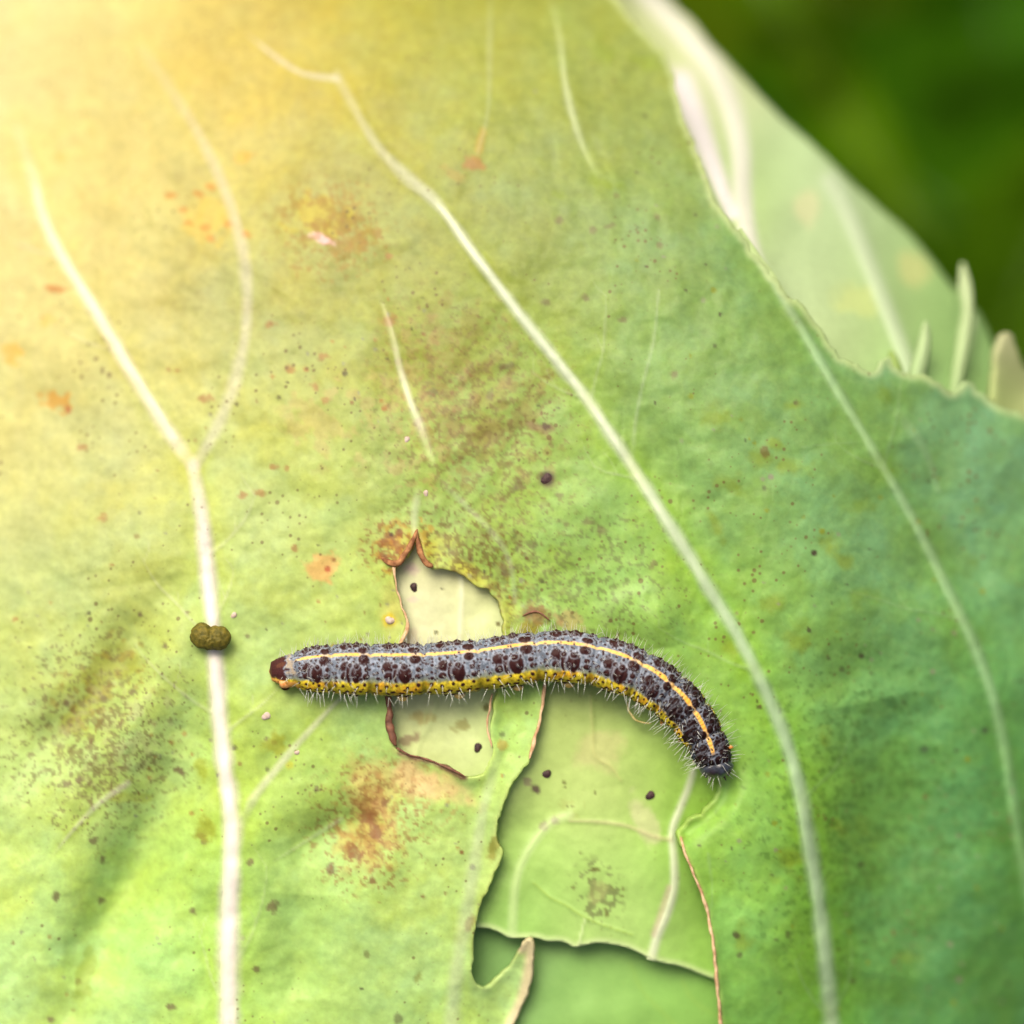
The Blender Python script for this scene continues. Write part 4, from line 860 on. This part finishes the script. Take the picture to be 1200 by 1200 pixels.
for si, (a, b) in enumerate(zip(bounds[:-1], bounds[1:])):
    L_ = b - a
    for (f, ps, r_s, r_p, h) in PAT:
        if si == 0: continue
        k = min(1.0, L_ / 58) ** .7; fr = smooth(7.5, 10, si)
        for sg in (-1, 1):
            gs = 1 + .22 * (rsn.rand() - .5)
            if sg > 0 and ps < 20: gs2 = gs
            tubercle(a + f * L_ + rsn.uniform(-1, 1), sg * ps + rsn.uniform(-1.2, 1.2), r_s * 1.2 * k * gs * (1 + .42 * fr * (20 < ps < 60)), r_p * 1.16 * gs * (1 + .3 * fr * (20 < ps < 60)) * (1 + .2 * (1 - k)), h)
    for k in range(int(L_ * .95)):                          # scattered pinprick tubercles
        tubercle(a + rsn.rand() * L_, rsn.uniform(-64, 64), rsn.uniform(.8, 1.7), rsn.uniform(1.5, 3.0), .22)
# tail end: dark shield with a tan patch; first segment pale
wob = Sg + (nA[..., 0] - .5) * 14 + (nB[..., 0] - .5) * 5
mk = (smooth(19, 15, wob) * smooth(78, 64, apsi + (nA[..., 0] - .5) * 30))[..., None]; CC = CC * (1 - mk) + np.array((.045,.014,.014)) * (.7 + .6 * nB) * mk
d = np.hypot((Sg - 10) / 5.5 - .25 * (PSI + 10) / 14, (PSI + 10) / 12) + (nA[..., 0] - .5) * 2.2 + (nB[..., 0] - .5) * 1.2; mk = .9 * smooth(1.3, .4, d + (nB[..., 0] - .5) * .6)[..., None]; CC = CC * (1 - mk) + np.array((.085,.032,.018)) * mk
d = np.abs(wob - 22); mk = (.7 * smooth(4.5, 1, d) * smooth(60, 40, apsi))[..., None]; CC = CC * (1 - mk) + np.array((.32,.25,.15)) * mk
mk = (smooth(34, 22, arc)[:, None] * smooth(70, 80, apsi))[..., None]; CC = CC * (1 - mk) + np.array((.58,.28,.07)) * (.6 + .8 * nB) * mk
# positions
cosT = np.cos(th)[None]; sinT = np.sin(th)[None]
BU = pu[:, None] + NN[:, 0, None] * sinT * RAD; BV = pv[:, None] + NN[:, 1, None] * sinT * RAD
BZ = zb[:, None] + cosT * RAD * .78 * S
BP = at(BU, BV, BZ)
def body_point(s, psi):
    i = int(np.clip(np.searchsorted(arc, s), 1, NR - 2)); t = R(psi + proll[i]); j = int(round((t + math.pi) / (2 * math.pi) * NTH)) % NTH
    p = BP[i, j]; n = np.array([NN[i, 0] * math.sin(t), -NN[i, 1] * math.sin(t), math.cos(t)]); n /= np.linalg.norm(n)
    return p, n, np.array([TT[i, 0], -TT[i, 1], 0.])
cat = empty('caterpillar', at(600., 775., float(zb.min() - 25 * S)))
tag(cat, 'hairy blue grey caterpillar with yellow stripes and black spots lying across the leaf', 'caterpillar')
M_BODY = pigment_material('caterpillar skin', rough=.5, spec=.12, noise=7000, amount=.18, bump=.35, bdist=.00006)
BV_ = np.vstack([BP.reshape(-1, 3), at(pu[0] - 4, pv[0], zb[0]), at(pu[-1] + 1, pv[-1] + 3, zb[-1])])
BF = grid_faces(NR, NTH, True)[:, ::-1]
capA = [[NR * NTH, k, (k + 1) % NTH, (k + 1) % NTH] for k in range(NTH)]; capB = [[NR * NTH + 1, (NR - 1) * NTH + (k + 1) % NTH, (NR - 1) * NTH + k] for k in range(NTH)]
body = mesh_obj('body', BV_[:-2], BF, M_BODY, cat, CC.reshape(-1, 3))
endA = mesh_obj('anal_plate', np.vstack([BP[0], BP[3] * .0 + at(BU[0], BV[0], BZ[0]) * .45 + at(pu[0] - 2.5, pv[0], zb[0]) * .55, [at(pu[0] - 3, pv[0], zb[0])]]),
                [[k, (k + 1) % NTH, NTH + (k + 1) % NTH, NTH + k] for k in range(NTH)] + [[NTH + k, NTH + (k + 1) % NTH, 2 * NTH] for k in range(NTH)], M_BODY, cat,
                np.vstack([CC[0], CC[0], CC[0, :1]]))
# head: two shiny dark lobes with a central cleft
hn, hm = 48, 30; hv = []; hc = []
hd = np.array([.10, 1.0]); hd /= np.hypot(*hd); hx = np.array([hd[1], -hd[0]])
for i in range(hm + 1):
    ph = math.pi * i / hm
    for j in range(hn):
        a = 2 * math.pi * j / hn
        x, y, z = math.sin(ph) * math.cos(a), math.cos(ph), math.sin(ph) * math.sin(a)      # x across, y forward, z up
        r = 1 - .16 * math.exp(-(x / .13) ** 2) * max(0, z * .8 + y * .6) + .05 * math.sin(9 * x) * math.sin(8 * y + 1) * .4
        X, Y, Z = x * 20.5 * r * (1 - .18 * max(0, y)), y * 12.5 * r, z * 17 * r
        hv.append((839.5 + hx[0] * X + hd[0] * Y, 900 + hx[1] * X + hd[1] * Y, zb[-1] + Z * S - 1 * S))
        nn = vnoise(np.array([x * 6 + 9]), np.array([y * 6 + z * 4]), 9)[0]
        fc = math.exp(-(((x + .30) / .40) ** 2 + ((y - .6) / .5) ** 2)); base = np.array((.030,.037,.052)) * (.5 + 1.0 * nn); hc.append(base * (1 - fc * .8) + np.array((.022,.007,.008)) * fc * .8)
hv = np.array(hv)
mesh_obj('head', at(hv[:, 0], hv[:, 1], hv[:, 2]), grid_faces(hm + 1, hn, True), pigment_material('head capsule', rough=.28, spec=.5, noise=6000, amount=.3, bump=.5, bdist=.00006), cat, np.array(hc))
HC = np.array((839.5, 900.))
M_HORN = solid_material('dark horn', (.012,.008,.008), (.04,.02,.018), 3000, rough=.3, spec=.5)
for sx in (-1, 1):
    p = HC + hx * sx * 8 + hd * 11.; q = p + hd * 5 + hx * sx * 2
    zz = zb[-1] - 3 * S
    Vv, F = tube(np.array([at(*p, zz), at(*((p + q) / 2), zz - 1 * S), at(*q, zz - 2 * S)]), np.array([1.5, 1.1, .4]) * S, 8); mesh_obj('antenna', Vv, F, M_HORN, cat)
    for k in range(3):
        e_ = HC + hx * sx * (15.5 - k * 1.2) + hd * (5 + 2.2 * k); bump_spot('eye', cat, e_[0], e_[1], 1.2, lambda U, V, k=k: np.array([zb[-1] + (6 - 1.5 * k) * S]), M_HORN, 1.0, k)
# legs
M_LEG = solid_material('orange brown leg', (.42,.16,.03), (.60,.30,.06), 3000, rough=.35, spec=.4)
M_PRO = solid_material('fleshy proleg', (.34,.26,.06), (.50,.36,.12), 2500, rough=.5)
for si in (9, 10, 11):
    s = (bounds[si] + bounds[si + 1]) / 2
    for sg in (-1, 1):
        p, n, t = body_point(s, sg * 128); p0 = p - n * 2 * S
        out = np.array([n[0], n[1], 0]); out /= np.linalg.norm(out); leng = 8 * S
        pts = np.array([p0, p0 + out * leng * .55 - np.array([0, 0, leng * .25]), p0 + out * leng * .9 - np.array([0, 0, leng * .7]) + t * leng * .3])
        Vv, F = tube(pts, np.array([3.4, 2.4, .9]) * S, 10); mesh_obj('leg', Vv, F, M_LEG, cat)
p, n, t = body_point(LEN - 16, 78)
Vv, F = tube(np.array([p - n * 1 * S, p + n * 2.2 * S, p + n * 4 * S + t * 1.5 * S]), np.array([2.6, 2.2, .8]) * S, 10); mesh_obj('leg', Vv, F, M_LEG, cat)
for si in (3, 4, 5, 6):
    s = (bounds[si] + bounds[si + 1]) / 2 + 6
    for sg in (-1, 1):
        p, n, t = body_point(s, sg * 138 if sg < 0 else 100); j = np.array([p[0], p[1], p[2]])
        pts = np.array([j + np.array([0, 0, 6 * S]), j - np.array([0, 0, 2 * S]), j - np.array([0, 0, 7 * S])])
        Vv, F = tube(pts, np.array([7.5, 6.5, 6.8]) * S, 14); mesh_obj('proleg', Vv, F, M_PRO, cat)
for sg in (-1, 1):
    s = 15; p, n, t = body_point(s, -95 if sg < 0 else 150)
    pts = np.array([p - n * 6 * S, p + n * 0 * S - np.array([0, 0, 4 * S]), p + n * 2 * S - np.array([0, 0, 11 * S])])
    Vv, F = tube(pts, np.array([7, 6.5, 6]) * S, 14); mesh_obj('clasper', Vv, F, solid_material('orange clasper', (.48,.20,.05), (.66,.36,.14), 3500, rough=.5), cat)
# hairs: fine tapering white bristles, one mesh
hvv = []; hff = []; rh = np.random.RandomState(44)
def hair(p, d, L_, r):
    d = d / np.linalg.norm(d); b = np.cross(d, (0.3, .2, 1)); b /= np.linalg.norm(b); c = np.cross(d, b); k0 = len(hvv)
    bend = (b * rh.uniform(-.12, .12) + c * rh.uniform(-.12, .12)) * L_
    for q, rr in ((0, r), (.5, r * .75), (1., r * .2)):
        ce = p + d * L_ * q + bend * q * q
        for a in (0, 2.094, 4.189): hvv.append(ce + (b * math.cos(a) + c * math.sin(a)) * rr)
    for q in range(2):
        for a in range(3): hff.append([k0 + q * 3 + a, k0 + q * 3 + (a + 1) % 3, k0 + q * 3 + 3 + (a + 1) % 3, k0 + q * 3 + 3 + a])
for (s, psi, h) in HAIRROOTS:
    if h < .25 and rh.rand() < .7: continue
    if s < 8: continue
    p, n, t = body_point(s, psi); ap = abs(psi); fr = float(smooth(LEN - 160, LEN - 40, s))
    n_h = (rh.rand() < (.75 - .3 * fr)) + (ap > 86 and rh.rand() < .25)
    for k in range(n_h):
        d = n + rh.normal(0, .22, 3) + t * rh.normal(0, .2)
        Lh = rh.uniform(8, 14) if ap < 62 else rh.uniform(10, 19)
        hair(p - n * .5 * S, d, Lh * S * (1 + .15 * fr), rh.uniform(.22, .34) * S)
for k in range(16):
    x = rh.uniform(-1, 1); zc = rh.uniform(.0, 1); p = HC + hx * x * 17 + hd * rh.uniform(-2, 9); p3 = at(p[0], p[1], zb[-1] + 13 * math.sqrt(max(.05, 1 - x * x)) * zc * S)
    d = np.array([hx[0] * x + hd[0] * .8, -(hx[1] * x + hd[1] * .8), .5 * zc + .1]) + rh.normal(0, .2, 3); hair(p3, d, rh.uniform(9, 20) * S, rh.uniform(.2, .3) * S)
m_h, n_, l_, p_, o_ = new_mat('pale bristle'); p_.inputs['Base Color'].default_value = (.58, .61, .56, 1); p_.inputs['Roughness'].default_value = .4
hairs = mesh_obj('hairs', np.array(hvv), np.array(hff), m_h, cat); hairs['kind'] = 'stuff'

# ------------------------------------------------------------------ frass pellet on the left vein
def pellet():
    n, m_ = 56, 36; lobes = [((-9.5, -1.5, 0), (14, 15.5, 14)), ((8.5, 1.0, 0), (15.5, 14.5, 14)), ((0, 3, 0), (13, 12.5, 13))]
    vs_ = []
    for i in range(m_ + 1):
        ph = math.pi * i / m_
        for j in range(n):
            a = 2 * math.pi * j / n; d = np.array([math.sin(ph) * math.cos(a), math.sin(ph) * math.sin(a), math.cos(ph)]); best = []
            for c, r in lobes:
                c = np.array(c); r = np.array(r, float); A = ((d / r) ** 2).sum(); B = -2 * (d * c / r ** 2).sum(); Cc = ((c / r) ** 2).sum() - 1
                disc = B * B - 4 * A * Cc; best.append((-B + math.sqrt(disc)) / (2 * A) if disc > 0 else 0)
            r = max(best)
            w = vnoise(np.array([d[0] * 5 + 20]), np.array([d[1] * 5 + d[2] * 3.3 + 20]), 3)[0] - .5
            w2 = vnoise(np.array([d[0] * 13 + 20]), np.array([d[1] * 13 + d[2] * 9 + 20]), 4)[0] - .5
            vs_.append(d * (r + 1.8 * w + .9 * w2))
    A = np.array(vs_); z0 = float(main_height(np.array([247.]), np.array([746.]))[0]) + 11.5 * S
    o = mesh_obj('frass_pellet', at(246.5 + A[:, 0], 746.5 + A[:, 1], z0 + A[:, 2] * S * .95), grid_faces(m_ + 1, n, True), M_FRASS, None, None, tuple(at(247., 746., z0 - 11 * S)))
    return tag(o, 'olive brown two lobed dropping sitting on the left leaf vein', 'dropping')
pellet()
